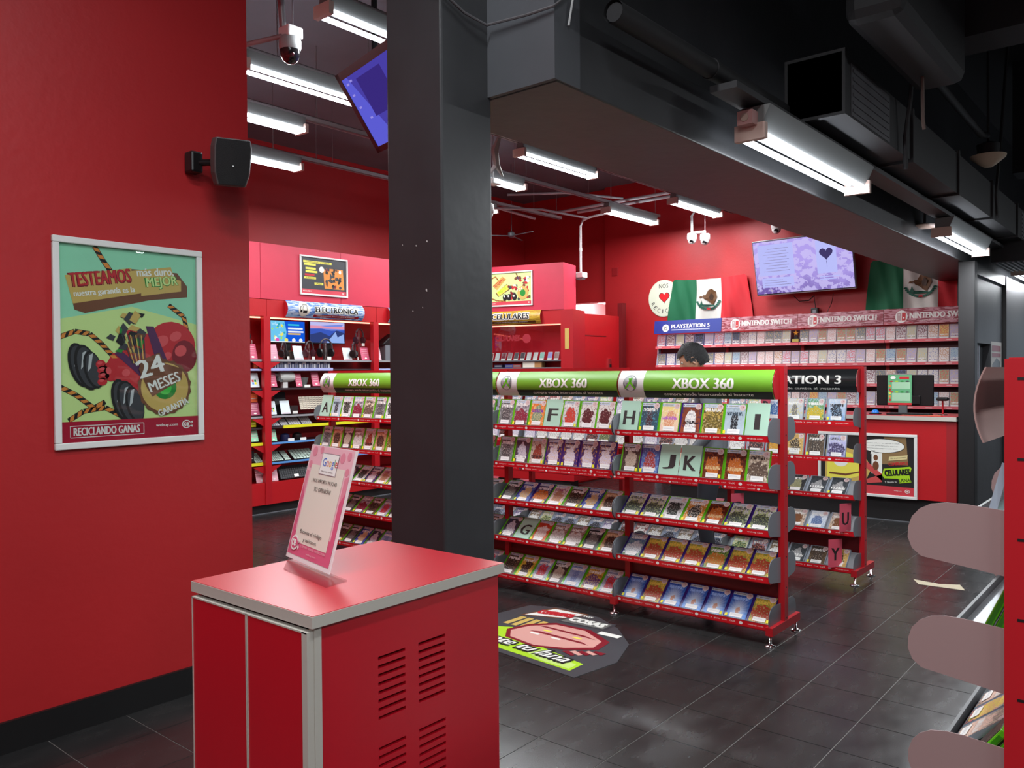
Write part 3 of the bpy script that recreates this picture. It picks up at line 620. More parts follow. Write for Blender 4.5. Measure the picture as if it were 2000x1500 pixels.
# PTZ camera
t = thing('dome_camera', 'grey and black motorised dome camera hanging above the near wall end', 'camera', (2.80, 3.95, 3.4))
MB().box(-.045, .055, -.05, .05, -.01, .055).obj('mount_box', CAM_W, t, bevel=.008)
MB().tube([(-.03, .02, .05), (-.05, .05, .5), (-.05, .05, .85)], .02, 10).obj('drop_pipe', ALU, t); MB().tube([(.02, .0, .05), (.02, 0, .85)], .005, 6).obj('rod', ALU, t)
MB().lathe([(.052, -.0), (.062, -.02), (.062, -.06), (.058, -.075)], 18).obj('housing', M('camera_silver', (150, 152, 152), .35), t)
MB().lathe([(.057, -.075), (.055, -.1), (.042, -.13), (.02, -.147), (.004, -.15)], 18).obj('dome', M('camera_black', (28, 26, 28), .15), t)
MB().lathe([(.02, 0), (.026, .006), (.026, .012)], 14).obj('lens', M('lens_maroon', (70, 30, 34), .1), t, T=Matrix.Translation((-.03, -.035, -.1)) @ Matrix.Rotation(R(115), 4, 'Y') @ Matrix.Rotation(R(-35), 4, 'X'))
MB().tube([(-.04, .02, .0), (-.25, .14, -.09), (-.4, .2, -.14)], .014, 8).obj('conduit', M('pinkish_conduit', (150, 110, 112), .5), t)

# hanging screen behind the pillar
ang = YAW + R(36); u = Vector((-math.cos(ang), -math.sin(ang), 0)); nn = Vector((math.cos(ang + math.pi / 2), math.sin(ang + math.pi / 2), 0))
dn = Vector((0, 0, -1)) * math.cos(R(34)) - nn * math.sin(R(34)); P0 = Vector((3.245, 4.113, 3.342))
T = frame(P0 + dn * .52, u, -dn)
t = thing('hanging_screen', 'tilted hanging television with violet picture beside the pillar', 'television', T=T)
MB().box(0, .92, 0, .52, -.04, 0).obj('casing', PLA, t, bevel=.004)
f_ = MB(); f_.box(0, .92, 0, .035, 0, .006); f_.box(0, .92, .475, .52, 0, .006); f_.box(0, .04, 0, .52, 0, .006); f_.box(.89, .92, 0, .52, 0, .006); f_.obj('bezel', PLA, t)
s_ = MB(); v1 = emitter('violet_screen', (76, 66, 172), .9); v2 = emitter('violet_screen_light', (92, 92, 210), 1.0); v3 = emitter('violet_screen_dark', (60, 44, 130), .9); v4 = emitter('violet_pale', (150, 140, 225), 1)
s_.poly(rect(.03, .89, .035, .49), .001, v1); s_.poly([(.03, .49), (.1, .49), (.3, .035), (.03, .035)], .0015, v2); s_.poly(rect(.2, .5, .2, .44), .002, v3); s_.poly(rect(.55, .85, .1, .3), .002, v3)
for x, y in ((.07, .43), (.07, .36), (.07, .28), (.12, .44), (.13, .2)): s_.poly(rect(x, x + .03, y, y + .012), .0025, v4)
s_.obj('picture', None, t); MB().tube([T.inverted() @ Vector(p) for p in ((3.40, 4.02, 3.22), (3.5, 4.04, 3.3), (3.5, 4.04, H_C))], .02, 8).obj('mount_pole', PLA, t)

# ================================================================== floor sticker
T = frame((3.40, 3.22, .0005), (0, -1, 0), (1, 0, 0))        # u runs -Y, v runs +X
t = thing('floor_sticker', 'grey irregular floor sticker with lime banner and pink cartoon shape', 'sticker', T=T)
ST = M('sticker_grey', (70, 72, 76), .3)
MB().prism([(-.02, -.04), (.87, -.13), (.92, .18), (.82, .46), (.62, .66), (.42, .77), (.12, .80), (-.08, .72), (-.14, .4)], 0, .0015).obj('vinyl', ST, t)
s_ = MB()
s_.poly([(-.06, .2), (.12, .30), (.5, .12), (.80, .05), (.80, -.07), (-.02, .0)], .0018, LIME)
s_.poly([(-.02, .0), (.8, -.07), (.8, .03), (.5, .09), (.12, .27), (-.06, .18)], .002, LIME); s_.poly([(.35, .05), (.6, -.04), (.78, -.05), (.78, .02), (.5, .1)], .0022, M('lime_light', (196, 228, 120), .4))
s_.poly([(.0, .52), (.28, .62), (.34, .78), (.08, .77)], .002, PBR); s_.poly([(.02, .54), (.26, .63), (.32, .76), (.1, .75)], .0024, PW)
s_.poly([(.26, .56), (.58, .58), (.58, .71), (.28, .70)], .0026, PGY); s_.poly([(.27, .57), (.56, .59), (.56, .69), (.29, .69)], .0028, M('mid_grey', (110, 112, 108), .4))
for k in range(4): s_.poly([(.02 + k * .06, .33), (.06 + k * .06, .33), (.07 + k * .055, .50), (.03 + k * .055, .50)], .0024, PTAN)
s_.poly([(.12, .25), (.2, .14), (.42, .1), (.6, .17), (.74, .28), (.72, .42), (.52, .53), (.28, .52), (.16, .4)], .0026, PDR)
s_.poly([(.15, .25), (.22, .16), (.42, .125), (.58, .19), (.7, .29), (.68, .4), (.5, .5), (.3, .49), (.19, .38)], .003, PSK)
s_.poly([(.24, .31), (.66, .30), (.6, .325), (.3, .335)], .0033, PDR); s_.poly([(.22, .41), (.64, .40), (.55, .425), (.28, .43)], .0033, PDR)
for x in (.33, .54): s_.poly(rect(x - .03, x + .03, .355, .375), .0035, PYE)
for x in (.3, .45): s_.poly(rect(x - .03, x + .03, .275, .295), .0035, PW)
for k in range(5): s_.poly([(.6 + k * .035, .14 + k * .02), (.68 + k * .03, .11 + k * .025), (.69 + k * .03, .13 + k * .03), (.62 + k * .03, .17 + k * .02)], .0035, PSK if k % 2 else PDR)
s_.poly(rect(.58, .72, .50, .55), .0035, PW)
s_.obj('print', None, t)
s_ = MB(); put_text(s_, 'llévate tu lana', .36, .075, .74, .10, .0042, R(-5), BTX, .10, .35); put_text(s_, 'llévate tu lana', .358, .077, .73, .09, .0046, R(-5), PW, .03, .35)
put_text(s_, 'COMPRAMOS', .17, .665, .23, .07, .0042, R(12), PRD, .06); put_text(s_, 'COSAS', .42, .64, .24, .07, .0042, 0, PW, .06); put_text(s_, 'tus', .36, .735, .07, .03, .0042, 0, PW, .04)
s_.obj('lettering', None, t)
tag(MB().prism([(0, .0), (.28, -.06), (.26, .09), (.13, .06), (-.03, .14)], 0, .001).obj('tape_patch', M('old_tape', (190, 178, 150), .6), None), 'torn beige tape patch stuck on the black floor', 'tape')
bpy.data.objects['tape_patch'].matrix_world = Matrix.Translation((6.2, 1.50, .0006)) @ Matrix.Rotation(R(-75), 4, 'Z')

# ================================================================== gondola racks
TZ = [1.143, .888, .628, .373, .114]; TILT = [R(16), R(17), R(50), R(50), R(49)]
LIPTXT = 'comprar   vender   cambiar      compramos en efectivo      recicla  y  gana  con  CeX      webuy.com'
lipm = MB(); REDLIP = M('red_lip', (205, 22, 34), .3)
put_text(lipm, 'comprar   vender   cambiar', .165, 0, .22, .0125, 0, mat=WTX, bold=.01, res=1); put_text(lipm, 'compramos en efectivo', .43, 0, .205, .0125, 0, mat=WTX, bold=.01, res=1)
put_text(lipm, 'recicla  y  gana  con  CeX', .685, 0, .215, .0125, 0, mat=WTX, bold=.01, res=1); put_text(lipm, 'webuy.com', .91, .0, .09, .011, 0, mat=WTX, bold=.01, res=1)
for x in (.03, .30, .555, .825): lipm.poly(ell(x, 0, .011, .009, 8), 0, WTX)
LIPTX = lipm.mesh('lettering')
def brk_mesh(flip=1):
    pts = [(-.02, -.056), (-.165, -.034), (-.182, -.018), (-.190, .006), (-.189, .03), (-.182, .055), (-.168, .074), (-.148, .087), (-.12, .093), (-.09, .093), (-.02, .086)]
    m = MB(); m.prism(pts, -.0012, .0012, T=Matrix(((1, 0, 0, 0), (0, 0, -1, 0), (0, 1, 0, 0), (0, 0, 0, 1)))); return m
def shelf_mesh(L, tilt, side):
    m = MB(); L0, L1 = .007, L - .007
    # thin sloped tray seen from above, closed red pan below, aluminium bead on the lip
    c, s_ = math.cos(tilt), math.sin(tilt)
    bx, bz = -.158 + .0175 * c, -.0155 - .0175 * s_; tx_, tz_ = bx + .168 * s_, bz + .168 * c
    if tilt > R(30):
        m.add([(bx, L0, bz), (bx, L1, bz), (tx_, L1, tz_), (tx_, L0, tz_), (bx + .003, L0, bz - .003), (bx + .003, L1, bz - .003), (tx_ + .003, L1, tz_ - .003), (tx_ + .003, L0, tz_ - .003)],
              [(0, 3, 2, 1), (4, 5, 6, 7), (0, 1, 5, 4), (2, 3, 7, 6)], TRAY)
    zt = -.024 if tilt < R(30) else -.031
    m.box(-.163, -.026, L0, L1, zt - .005, zt, TRAY)
    m.box(-.163, -.026, L0, L1, zt - .011, zt - .0051, REDM)
    return m
def lip_mesh(L, bead): return MB().box(-.169, -.163, .007, L - .007, -.036, -.003, REDLIP if bead is ALU else bead).box(-.1695, -.1625, .007, L - .007, -.003, .0, bead)
SIGN_Z0, SIGN_H = 1.338, .165
def prof(v, bul):               # v 0..1 from bottom to top of the sign, returns distance out from the post centre
    return .045 + bul * (math.sin(math.pi * (.16 + .72 * v)) ** .8)
def bent(L, bul): return lambda u, v, l: (-(prof(v / SIGN_H, bul) + l), L - u, SIGN_Z0 + v)
def bent_quad(mb, u0, u1, v0, v1, lift, mat, fn, n=8, th=0):
    vs = []; fs = []
    for i in range(n + 1):
        v = v0 + (v1 - v0) * i / n; vs += [fn(u0, v, lift), fn(u1, v, lift)]
        if th: vs += [fn(u1, v, lift - th), fn(u0, v, lift - th)]
    k = 4 if th else 2
    for i in range(n):
        for j in range(k if th else 1): fs.append((i * k + j, i * k + (j + 1) % k, (i + 1) * k + (j + 1) % k, (i + 1) * k + j))
    mb.add(vs, fs, mat, True)
PS3G = M('sign_black', (28, 30, 32), .25)
def rack_sign(parent, y0, L, style, bul):
    fn0 = bent(L, bul); fn = lambda u, v, l: (lambda p: (p[0], p[1] + y0, p[2]))(fn0(u, v, l))
    body = {'green': GREEN, 'black': PS3G}[style]
    m = MB(); bent_quad(m, .004, L - .008, 0, SIGN_H, 0, body, fn, 10, .004); sg = m.obj('sign_panel', None, parent)
    for y in (y0 + .004, y0 + L - .006):
        e = MB()
        pts = [(-.03, SIGN_Z0)] + [(-(prof(k / 8, bul) - .005), SIGN_Z0 + SIGN_H * k / 8) for k in range(9)] + [(-.03, SIGN_Z0 + SIGN_H)]
        e.prism(pts, -.002, .002, REDM, T=Matrix(((1, 0, 0, 0), (0, 0, -1, y), (0, 1, 0, 0), (0, 0, 0, 1))))
        e.obj('end_plate', None, parent)
    d_ = MB()
    if style == 'green':
        bent_quad(d_, .006, .185, .0, SIGN_H, .0012, M('sign_white', (214, 212, 208), .35), fn); bent_quad(d_, .185, L - .009, .0, .042, .0012, BTX, fn, 4)
        em = MB(); cx, cy = .092, .088
        def dsk(cx, cy, a, b, l, mt, rot=0):
            P = ell(cx, cy, a, b, 20, rot); em.add([fn(cx, cy, l)] + [fn(x, y, l) for x, y in P], [(0, i + 1, (i + 1) % 20 + 1) for i in range(20)], mt)
        dsk(cx, cy, .05, .05, .002, M('orb_grey', (112, 120, 120), .3, metal=.3)); dsk(cx - .008, cy + .01, .036, .036, .0025, M('orb_light', (158, 166, 166), .3, metal=.3))
        for sgn in (-1, 1):
            pr = None; seg = []
            for k in range(7):
                t_ = k / 6; x = cx + sgn * (.035 - .042 * math.sin(t_ * 1.4)); y = cy - .034 + .066 * t_; seg.append((x, y))
            for k in range(6):
                (xa, ya), (xb, yb) = seg[k], seg[k + 1]; w_ = .006 + .003 * k / 6
                em.add([fn(xa - w_, ya, .0032), fn(xa + w_, ya, .0032), fn(xb + w_, yb, .0032), fn(xb - w_, yb, .0032)], [(0, 1, 2, 3)], XGRN)
        em.obj('emblem', None, sg)
        put_text(d_, 'XBOX 360', .575, .088, .385, .060, .002, mat=WTX, bold=.045, fn=fn, res=3)
        put_text(d_, 'compra vende intercambia al instante', .60, .0225, .56, .022, .002, mat=WTX, bold=.015, fn=fn)
    else:
        put_text(d_, 'PLAYSTATION 3', .50, .092, .78, .060, .0015, mat=WTX, bold=.045, fn=fn, res=3)
        put_text(d_, 'compra vende cambia al instante', .58, .026, .60, .022, .0015, mat=WTX, bold=.01, fn=fn)
    d_.obj('lettering', None, sg)
def make_rack(name, label, loc, rotz, nbay, sign, bul, sides=(1,), brk=GRY, L=1.0, dz=0, tiers=range(5), group='red metal game racks'):
    t = thing(name, label, 'rack', loc, rotz, group)
    post = MB().box(-.025, .025, -.018, .018, .06, 1.52).mesh('post', REDM)
    sl = MB()
    for k in range(9): sl.box(-.004, .010, -.0186, -.018, .115 + k * .17, .121 + k * .17)
    slm = sl.mesh('slots', RUB)
    foot = MB(); foot.box(-.2, .2, -.02, .02, .06, .105); footm = foot.mesh('foot_bar', REDM)
    lv = MB(); lv.lathe([(.032, 0), (.03, .006), (.012, .012), (.007, .014), (.007, .06)], 12); lvm = lv.mesh('leveller', CHR)
    for k in range(nbay + 1):
        y = k * L; T_ = Matrix.Translation((0, y, 0)); p = inst(post, 'post', t, T=T_)
        if k in (0, nbay): inst(slm, 'slots', p)
        inst(footm, 'foot_bar', t, T=T_)
        for s in (-.18, .18): inst(lvm, 'leveller', t, T=Matrix.Translation((s, y, 0)))
    MB().box(-.02, .02, 0, nbay * L, 1.505, 1.523).obj('top_rail', REDM, t)
    MB().box(.003, .009, .02, nbay * L - .02, .13, .35).obj('base_panel', REDD, t)
    bm2 = brk_mesh().mesh('end_bracket', brk); lm = lip_mesh(L, M('dark_bead', (60, 60, 62), .4) if brk is TAUPE else ALU).mesh('lip')
    for sd in sides:
        RT = Matrix.Identity(4) if sd == 1 else Matrix.Translation((0, L, 0)) @ Matrix.Rotation(math.pi, 4, 'Z')
        for ti in tiers:
            sm = shelf_mesh(L, TILT[ti], sd).mesh('shelf')
            for b in range(nbay):
                base = Matrix.Translation((0, b * L, TZ[ti] + dz)) @ RT
                s = inst(sm, 'shelf', t, T=base)
                l = inst(lm, 'lip', s)
                if sd == 1: inst(LIPTX, 'lettering', s, T=frame((-.1697, L, -.0195), (0, -1, 0), (0, 0, 1)))
                inst(bm2, 'end_bracket', t, T=base @ Matrix.Translation((-.006, .0045, 0)))
                if b == nbay - 1 or True: inst(bm2, 'end_bracket', t, T=base @ Matrix.Translation((-.006, L - .0045, 0)))
    if sign:
        for b in range(nbay): rack_sign(t, b * L, L, sign, bul)
    return t
XR = (4.49, 1.785, 0); PR = (6.075, 1.835, 0); NR = (2.03, .290, 0)
make_rack('game_rack', 'red rack with four green curved signs and grey brackets in mid shop', XR, 0, 4, 'green', .085, (1, -1))
make_rack('game_rack', 'red rack with black curved signs behind the green-signed rack', PR, 0, 4, 'black', .085, (1,))
nr = make_rack('game_rack', 'red rack end with taupe brackets at the right edge, closest to camera', NR, R(-90), 4, None, .05, (1,), TAUPE, dz=-.035); nr.scale = (1.15, 1, 1)
# the near rack shows only the back of its curved sign
fn0 = bent(1.0, .035); m = MB()
for b in range(4): bent_quad(m, .004, .992, 0, SIGN_H, 0, M('sign_back_taupe', (158, 128, 122), .55), (lambda b: lambda u, v, l: (lambda p: (p[0], p[1] + b, p[2]))(fn0(u, v, l)))(b), 12, .003)
m.obj('sign_panel', None, nr)

# ------------------------------------------------------------------ game cases
COV = {}
def cov(key, desc, case, *a, **k): COV[key] = (desc, art('cover_' + key, *a, **k), case)
Dk, Gr, Wh, Or, Go, Te, Bl, Pu, Rd = (34, 32, 36), (120, 122, 124), (226, 226, 222), (214, 110, 44), (206, 164, 66), (70, 130, 140), (40, 80, 170), (70, 40, 120), (176, 34, 36)
cov('magic', 'dark teal robed figure', XGRN, (50, 60, 66), (40, 90, 110), (70, 30, 34), (80, 150, 170), seed=1, style='thin')
cov('pop', 'yellow and pink pop star', XGRN, (236, 214, 130), (226, 190, 180), (214, 150, 110), (240, 226, 200), seed=2, title=(170, 90, 190), tv=0)
cov('dance', 'brown dance party', BLUEC, (120, 60, 36), (150, 70, 36), (232, 230, 226), (60, 40, 80), seed=3, tv=-.12, title=(20, 18, 20))
cov('army', 'olive gold battle', XGRN, (70, 62, 34), (150, 124, 56), (96, 84, 40), (206, 176, 90), seed=4, style='crowd', tv=.3)
cov('mist', 'pale blue misty figure', XGRN, (150, 168, 178), (190, 208, 218), (28, 30, 34), (176, 196, 206), seed=5, style='thin', tv=.2, title=(60, 80, 90))
cov('sepia', 'sepia dark warriors', XGRN, (40, 32, 30), (80, 66, 58), (190, 174, 156), (110, 90, 78), seed=6, style='fig', tv=.3)
cov('clash', 'blue and red duel', BLUEC, (60, 70, 130), (90, 130, 190), (170, 60, 40), (130, 160, 210), seed=7, tv=-.3)
cov('ember', 'dark red ember warrior', XGRN, (70, 24, 22), (110, 50, 24), (200, 110, 40), (150, 70, 34), seed=8, tv=-.12, title=(216, 190, 140))
cov('faces', 'cream four-faces', XGRN, (222, 212, 190), (206, 196, 176), (92, 76, 66), (150, 130, 110), seed=9, style='crowd', title=(50, 40, 36), tv=.28)
cov('fit', 'white and green sports crowd', BLUEC, (206, 206, 208), (226, 228, 224), (60, 66, 70), (176, 196, 110), seed=10, style='crowd', title=(90, 90, 96), tv=.3)
cov('tank', 'white and black tank', XGRN, (216, 218, 216), (220, 222, 220), (44, 50, 44), (150, 156, 150), seed=11, style='fig', title=(24, 24, 24), tv=.2)
cov('panda', 'orange and black panda', XGRN, (190, 120, 40), (222, 150, 50), (24, 22, 22), (236, 230, 214), seed=12, tv=.3)
cov('kinectsport', 'blue green outdoor sport', BLUEC, (120, 150, 170), (130, 160, 90), (222, 226, 226), (60, 90, 150), seed=13, style='crowd', tv=.32)
cov('gold', 'golden adventure crowd', BLUEC, (206, 160, 60), (222, 186, 90), (180, 60, 46), (120, 140, 60), seed=14, style='crowd', title=(222, 190, 80), tv=.26)
cov('jungle', 'green jungle adventure', BLUEC, (70, 110, 50), (60, 90, 50), (206, 120, 50), (140, 170, 80), seed=15, style='crowd')
cov('burst', 'blue starburst', BLUEC, (30, 60, 150), (60, 130, 214), (196, 150, 130), (60, 110, 200), seed=16, style='rays', title=(150, 180, 230), tv=.26)
cov('slate', 'grey slate figure', XGRN, (90, 92, 92), (130, 132, 130), (60, 60, 62), (180, 180, 176), seed=17)
cov('riot', 'red and white crowd', XGRN, (206, 206, 208), (150, 120, 130), (140, 36, 56), (70, 60, 80), seed=18, style='crowd', tv=.34)
cov('orange', 'orange bouncing', XGRN, (214, 112, 50), (226, 140, 60), (110, 140, 110), (236, 206, 150), seed=19, title=(120, 60, 150), tv=.1)
cov('cars', 'red and white racing', XGRN, (216, 206, 200), (190, 200, 206), (200, 60, 40), (90, 90, 100), seed=20, style='fig', tv=.34)
cov('noir', 'white with dark red horseman', XGRN, (218, 214, 208), (214, 210, 206), (74, 20, 26), (120, 60, 60), seed=21, style='fig', title=None)
cov('sport', 'dark stadium player', XGRN, (50, 48, 56), (86, 70, 70), (206, 200, 206), (60, 70, 130), seed=22, tv=-.25)
cov('blood', 'cream with blood stains', XGRN, (196, 176, 160), (206, 190, 176), (150, 60, 44), (80, 60, 54), seed=23, tv=-.2, title=(60, 40, 40))
cov('purple', 'purple with gold idol', BLUEC, (44, 30, 74), (70, 46, 120), (214, 206, 220), (200, 150, 50), seed=24, style='fig', tv=.28)
cov('dark', 'black and grey night', XGRN, (34, 34, 36), (60, 60, 62), (120, 116, 110), (84, 84, 88), seed=25)
cov('bluegold', 'blue with golden glow', BLUEC, (40, 56, 120), (60, 80, 160), (214, 180, 110), (110, 130, 200), seed=26)
cov('dog', 'violet cartoon dog', BLUEC, (70, 50, 110), (190, 190, 200), (214, 120, 40), (40, 30, 60), seed=27, style='crowd')
cov('girls', 'pale pink and beige', XGRN, (222, 206, 196), (232, 222, 212), (190, 140, 100), (150, 110, 130), seed=28, title=(150, 60, 110))
cov('brown', 'dark brown portrait', XGRN, (50, 38, 34), (110, 84, 66), (30, 26, 26), (150, 110, 80), seed=29)
cov('tan', 'sandy tan soldier', XGRN, (176, 132, 96), (200, 164, 124), (66, 46, 40), (150, 106, 76), seed=30, title=(230, 200, 160))
cov('redor', 'red and orange title', XGRN, (176, 44, 40), (222, 120, 50), (228, 214, 206), (190, 60, 44), seed=31, tv=.1)
cov('multi', 'busy comic-panel', XGRN, (190, 150, 130), (150, 120, 100), (220, 216, 210), (70, 56, 60), seed=32, style='crowd')
cov('yellowblk', 'yellow and black cartoon', XGRN, (206, 150, 70), (226, 220, 50), (30, 26, 26), (150, 90, 50), seed=33)
cov('ice', 'icy blue', XGRN, (90, 110, 170), (190, 210, 226), (110, 130, 180), (150, 170, 210), seed=34, style='thin')
cov('party', 'yellow and purple fighter', XGRN, (150, 100, 60), (196, 150, 40), (90, 50, 120), (226, 190, 70), seed=35, style='crowd')
cov('racer', 'white, blue and red racer', XGRN, (120, 130, 160), (206, 206, 210), (200, 50, 44), (90, 120, 180), seed=36)
# second rack (clear-case games)
cov('snow', 'pale blue snow sports', PS_CASE, (226, 230, 232), (90, 130, 180), (60, 110, 170), (190, 214, 232), seed=40, title=(120, 150, 190))
cov('pack', 'white and grey box', PS_CASE, (206, 206, 206), (180, 190, 200), (110, 110, 116), (214, 200, 110), seed=41, style='thin')
cov('lemon', 'yellow and green-eye', PS_CASE, (150, 190, 200), (206, 190, 80), (206, 176, 40), (60, 140, 50), seed=42, style='crowd')
cov('band', 'blue and white music', PS_CASE, (206, 214, 222), (110, 150, 200), (30, 34, 44), (150, 190, 226), seed=43, title=(20, 24, 30), tv=.2)
cov('burger', 'brown and yellow stacked', PS_CASE, (50, 40, 34), (90, 60, 36), (214, 160, 50), (150, 60, 40), seed=44)
cov('desert', 'sandy gold warrior', PS_CASE, (190, 150, 80), (206, 170, 100), (60, 44, 34), (226, 200, 140), seed=45, tv=-.2)
cov('umber', 'dark umber creature', PS_CASE, (44, 36, 32), (110, 90, 66), (60, 50, 44), (130, 110, 90), seed=46)
cov('crew', 'white and violet group', PS_CASE, (214, 216, 224), (140, 140, 200), (60, 50, 90), (170, 170, 220), seed=47, style='crowd', title=(90, 90, 100), tv=.3)
cov('coal', 'charcoal scribbled', PS_CASE, (40, 42, 44), (60, 62, 62), (150, 150, 110), (90, 92, 92), seed=48)
cov('metal', 'dark grey metallic title', PS_CASE, (60, 66, 70), (70, 76, 80), (160, 160, 160), (40, 44, 48), seed=49, tv=-.1)
cov('gull', 'white and blue winged', PS_CASE, (220, 226, 230), (190, 206, 220), (90, 110, 150), (150, 176, 206), seed=50)
cov('bronze', 'bronze and white figure', PS_CASE, (200, 190, 180), (206, 180, 150), (120, 76, 46), (90, 70, 60), seed=51)
for i in range(6): cov('mixps%d' % i, ['grey-blue', 'dusty red', 'pale green', 'violet-grey', 'tan-grey', 'steel blue'][i] + ' mixed-picture', PS_CASE, [(120, 140, 170), (170, 80, 80), (150, 180, 150), (120, 110, 150), (180, 160, 130), (90, 120, 150)][i], [(200, 206, 210), (206, 190, 186), (220, 226, 214), (180, 176, 200), (110, 90, 76), (206, 210, 216)][i], [Dk, Wh, (60, 90, 60), (220, 216, 226), Wh, Dk][i], [(90, 100, 130), (90, 40, 44), (206, 190, 110), (90, 60, 120), (60, 50, 46), (190, 90, 70)][i], seed=60 + i, style='crowd')

def case_meshes(w, h, th, band=True):
    b = MB().box(-w / 2, w / 2, 0, h, -th, 0)
    c = MB(); W_, H_ = w - .012, h - .008; c.poly(rect(-W_ / 2 + .004, W_ / 2, -H_ / 2, H_ / 2), 0, MATS['cover_magic'])
    if band: c.poly(rect(-W_ / 2 + .004, W_ * .22, H_ / 2 - .021, H_ / 2 - .002), .0006, M('cover_band', (206, 204, 192), .4)); c.poly(rect(-W_ / 2 + .008, -W_ / 2 + .014, H_ / 2 - .015, H_ / 2 - .009), .0009, GRY); c.poly(rect(-W_ / 2 + .022, W_ * .12, H_ / 2 - .014, H_ / 2 - .0095), .0009, M('band_ink', (150, 152, 140), .4))
    k = MB(); k.poly(ell(0, 0, .0185, .0185, 14), 0, M('sticker_cream', (226, 206, 200), .4)); k.poly(ell(0, 0, .014, .014, 12), .0004, M('sticker_cream2', (206, 180, 178), .4)); k.poly(ell(.004, .003, .003, .003, 6), .0008, M('sticker_dot', (190, 30, 60), .4))
    l = MB().box(-.037, .037, 0, .026, 0, .001, M('price_white', (238, 238, 234), .5)); l.poly(rect(-.03, .03, .011, .0125), .0012, M('price_ink', (190, 190, 196), .5)); l.poly(rect(-.03, .018, .016, .0175), .0012, MATS['price_ink'])
    y = MB().box(-.007, .007, 0, .02, 0, .001, YEL)
    return b.mesh('case'), c.mesh('cover'), k.mesh('round_sticker'), l.mesh('price_label'), y.mesh('yellow_tag')
XM = case_meshes(.135, .19, .014); PM = case_meshes(.135, .172, .014, False)
ORD = ['first', 'second', 'third', 'fourth', 'fifth', 'sixth', 'seventh', 'eighth', 'ninth', 'tenth']
TIER = ['top', 'second', 'third', 'fourth', 'bottom']
def game(name, M5, key, T, label, group, h=.19, ytag=None, seed=0):
    d, mt, body = COV[key]; t = thing(name, label, 'game case', T=T, group=group)
    inst(M5[0], 'case', t, body); inst(M5[1], 'cover', t, mt, T=Matrix.Translation((.002, h / 2, .0006)))
    inst(M5[2], 'round_sticker', t, T=Matrix.Translation((.043, h - .022, .0014)))
    inst(M5[3], 'price_label', t, T=Matrix.Translation((.004, .017, .0022)))
    if ytag: inst(M5[4], 'yellow_tag', t, T=Matrix.Translation((-.052 if ytag < 2 else .052, .016, .0026)))
    return t
CH = {}
def card(letter, T, label, mat, group='letter divider cards'):
    t = thing('letter_card', label, 'divider card', T=T, group=group)
    MB().box(-.066, .066, 0, .196, -.002, 0).obj('card', mat, t)
    m = MB(); put_text(m, letter, 0, .09, .026 if letter == 'I' else .074, .088, .0008, mat=DKTX, bold=.035); m.obj('letter', None, t)
    for k in range(6): pass
    return t
def slot_T(rack, bay, j, n, ti, pitch=.137, L=1.0, front=.157, dy=0, dn=0, yaw=0):
    """place j-th (from the left as seen) on a tier of a rack facing -X"""
    off = (L - n * pitch) / 2
    y = rack[1] + bay * L + L - off - (j + .5) * pitch + dy; tl = TILT[ti]
    T = frame((rack[0] - front - dn, y, TZ[ti] - .014), (0, -1, 0), (math.sin(tl), 0, math.cos(tl)))
    return T @ Matrix.Rotation(yaw, 4, 'Y') if yaw else T
BAYN = ['rightmost', 'second', 'third', 'leftmost']
XL = {   # bay -> tier -> titles from left to right ('*A' = mint letter card)
 0: [['*H', 'magic', 'pop', 'dance', 'army', 'mist', '*I'], ['sepia', 'clash', '*J', '*K', 'ember', 'ember', 'faces'], ['fit', 'fit', 'tank', 'panda', 'ember', 'fit', 'fit'], ['kinectsport', 'gold', 'gold', 'gold', 'jungle', 'gold', 'gold'], ['burst', 'gold', 'burst', 'burst', 'burst', 'burst', 'gold']],
 1: [['slate', 'riot', 'orange', '*F', 'cars', 'noir', 'noir'], ['slate', 'sport', 'blood', 'purple', 'purple', 'purple', 'purple'], ['dark', 'bluegold', 'dog', 'girls', 'brown', 'bluegold', 'tan'], ['sport', '*G', 'redor', 'multi', 'multi', 'dark', 'tan'], ['brown', 'yellowblk', 'racer', 'sepia', 'ice', 'party', 'racer']],
 2: [['dark', '*D', 'tan', 'riot', 'cars', 'pop', 'slate'], ['brown', 'sepia', 'tan', 'dark', 'army', 'multi', 'slate'], ['multi', 'tank', 'dog', 'dark', 'girls', 'tan', 'dark'], ['riot', 'tank', 'faces', 'slate', 'dark', 'sport', 'brown'], ['bluegold', 'dark', 'sport', 'slate', 'faces', 'brown', 'racer']],
 3: [['*A', 'mist', 'tank', 'riot', 'faces', 'slate', 'tank'], ['slate', 'tan', 'sepia', 'multi', 'blood', 'tan', 'army'], ['sepia', 'dark', 'sport', 'tank', 'purple', 'girls', 'slate'], ['redor', 'slate', 'dark', 'riot', 'brown', 'racer', 'dark'], ['slate', 'brown', 'dark', 'bluegold', 'sport', 'ice', 'dark']]}
HIDX = set()
def lab(desc, j, ti, where): return '%s cover, %s from left on the %s shelf, %s' % (desc, ORD[j], TIER[ti], where)
for b, rows_ in XL.items():
    for ti, row in enumerate(rows_):
        for j, key in enumerate(row):
            if (b, ti, j) in HIDX: continue
            where = BAYN[b] + ' green-signed bay'
            if key[0] == '*':
                card(key[1], slot_T(XR, b, j, 7, ti, dn=.004), 'mint divider card with dark letter %s, %s shelf of %s green-signed bay' % (key[1], TIER[ti], BAYN[b]), MINT)
            else:
                game('game_case', XM, key, slot_T(XR, b, j, 7, ti, dy=rnd.uniform(-.002, .002)), lab(COV[key][0], j, ti, where), 'game cases on the green-signed rack', ytag=rnd.choice((0, 1, 1, 2)))
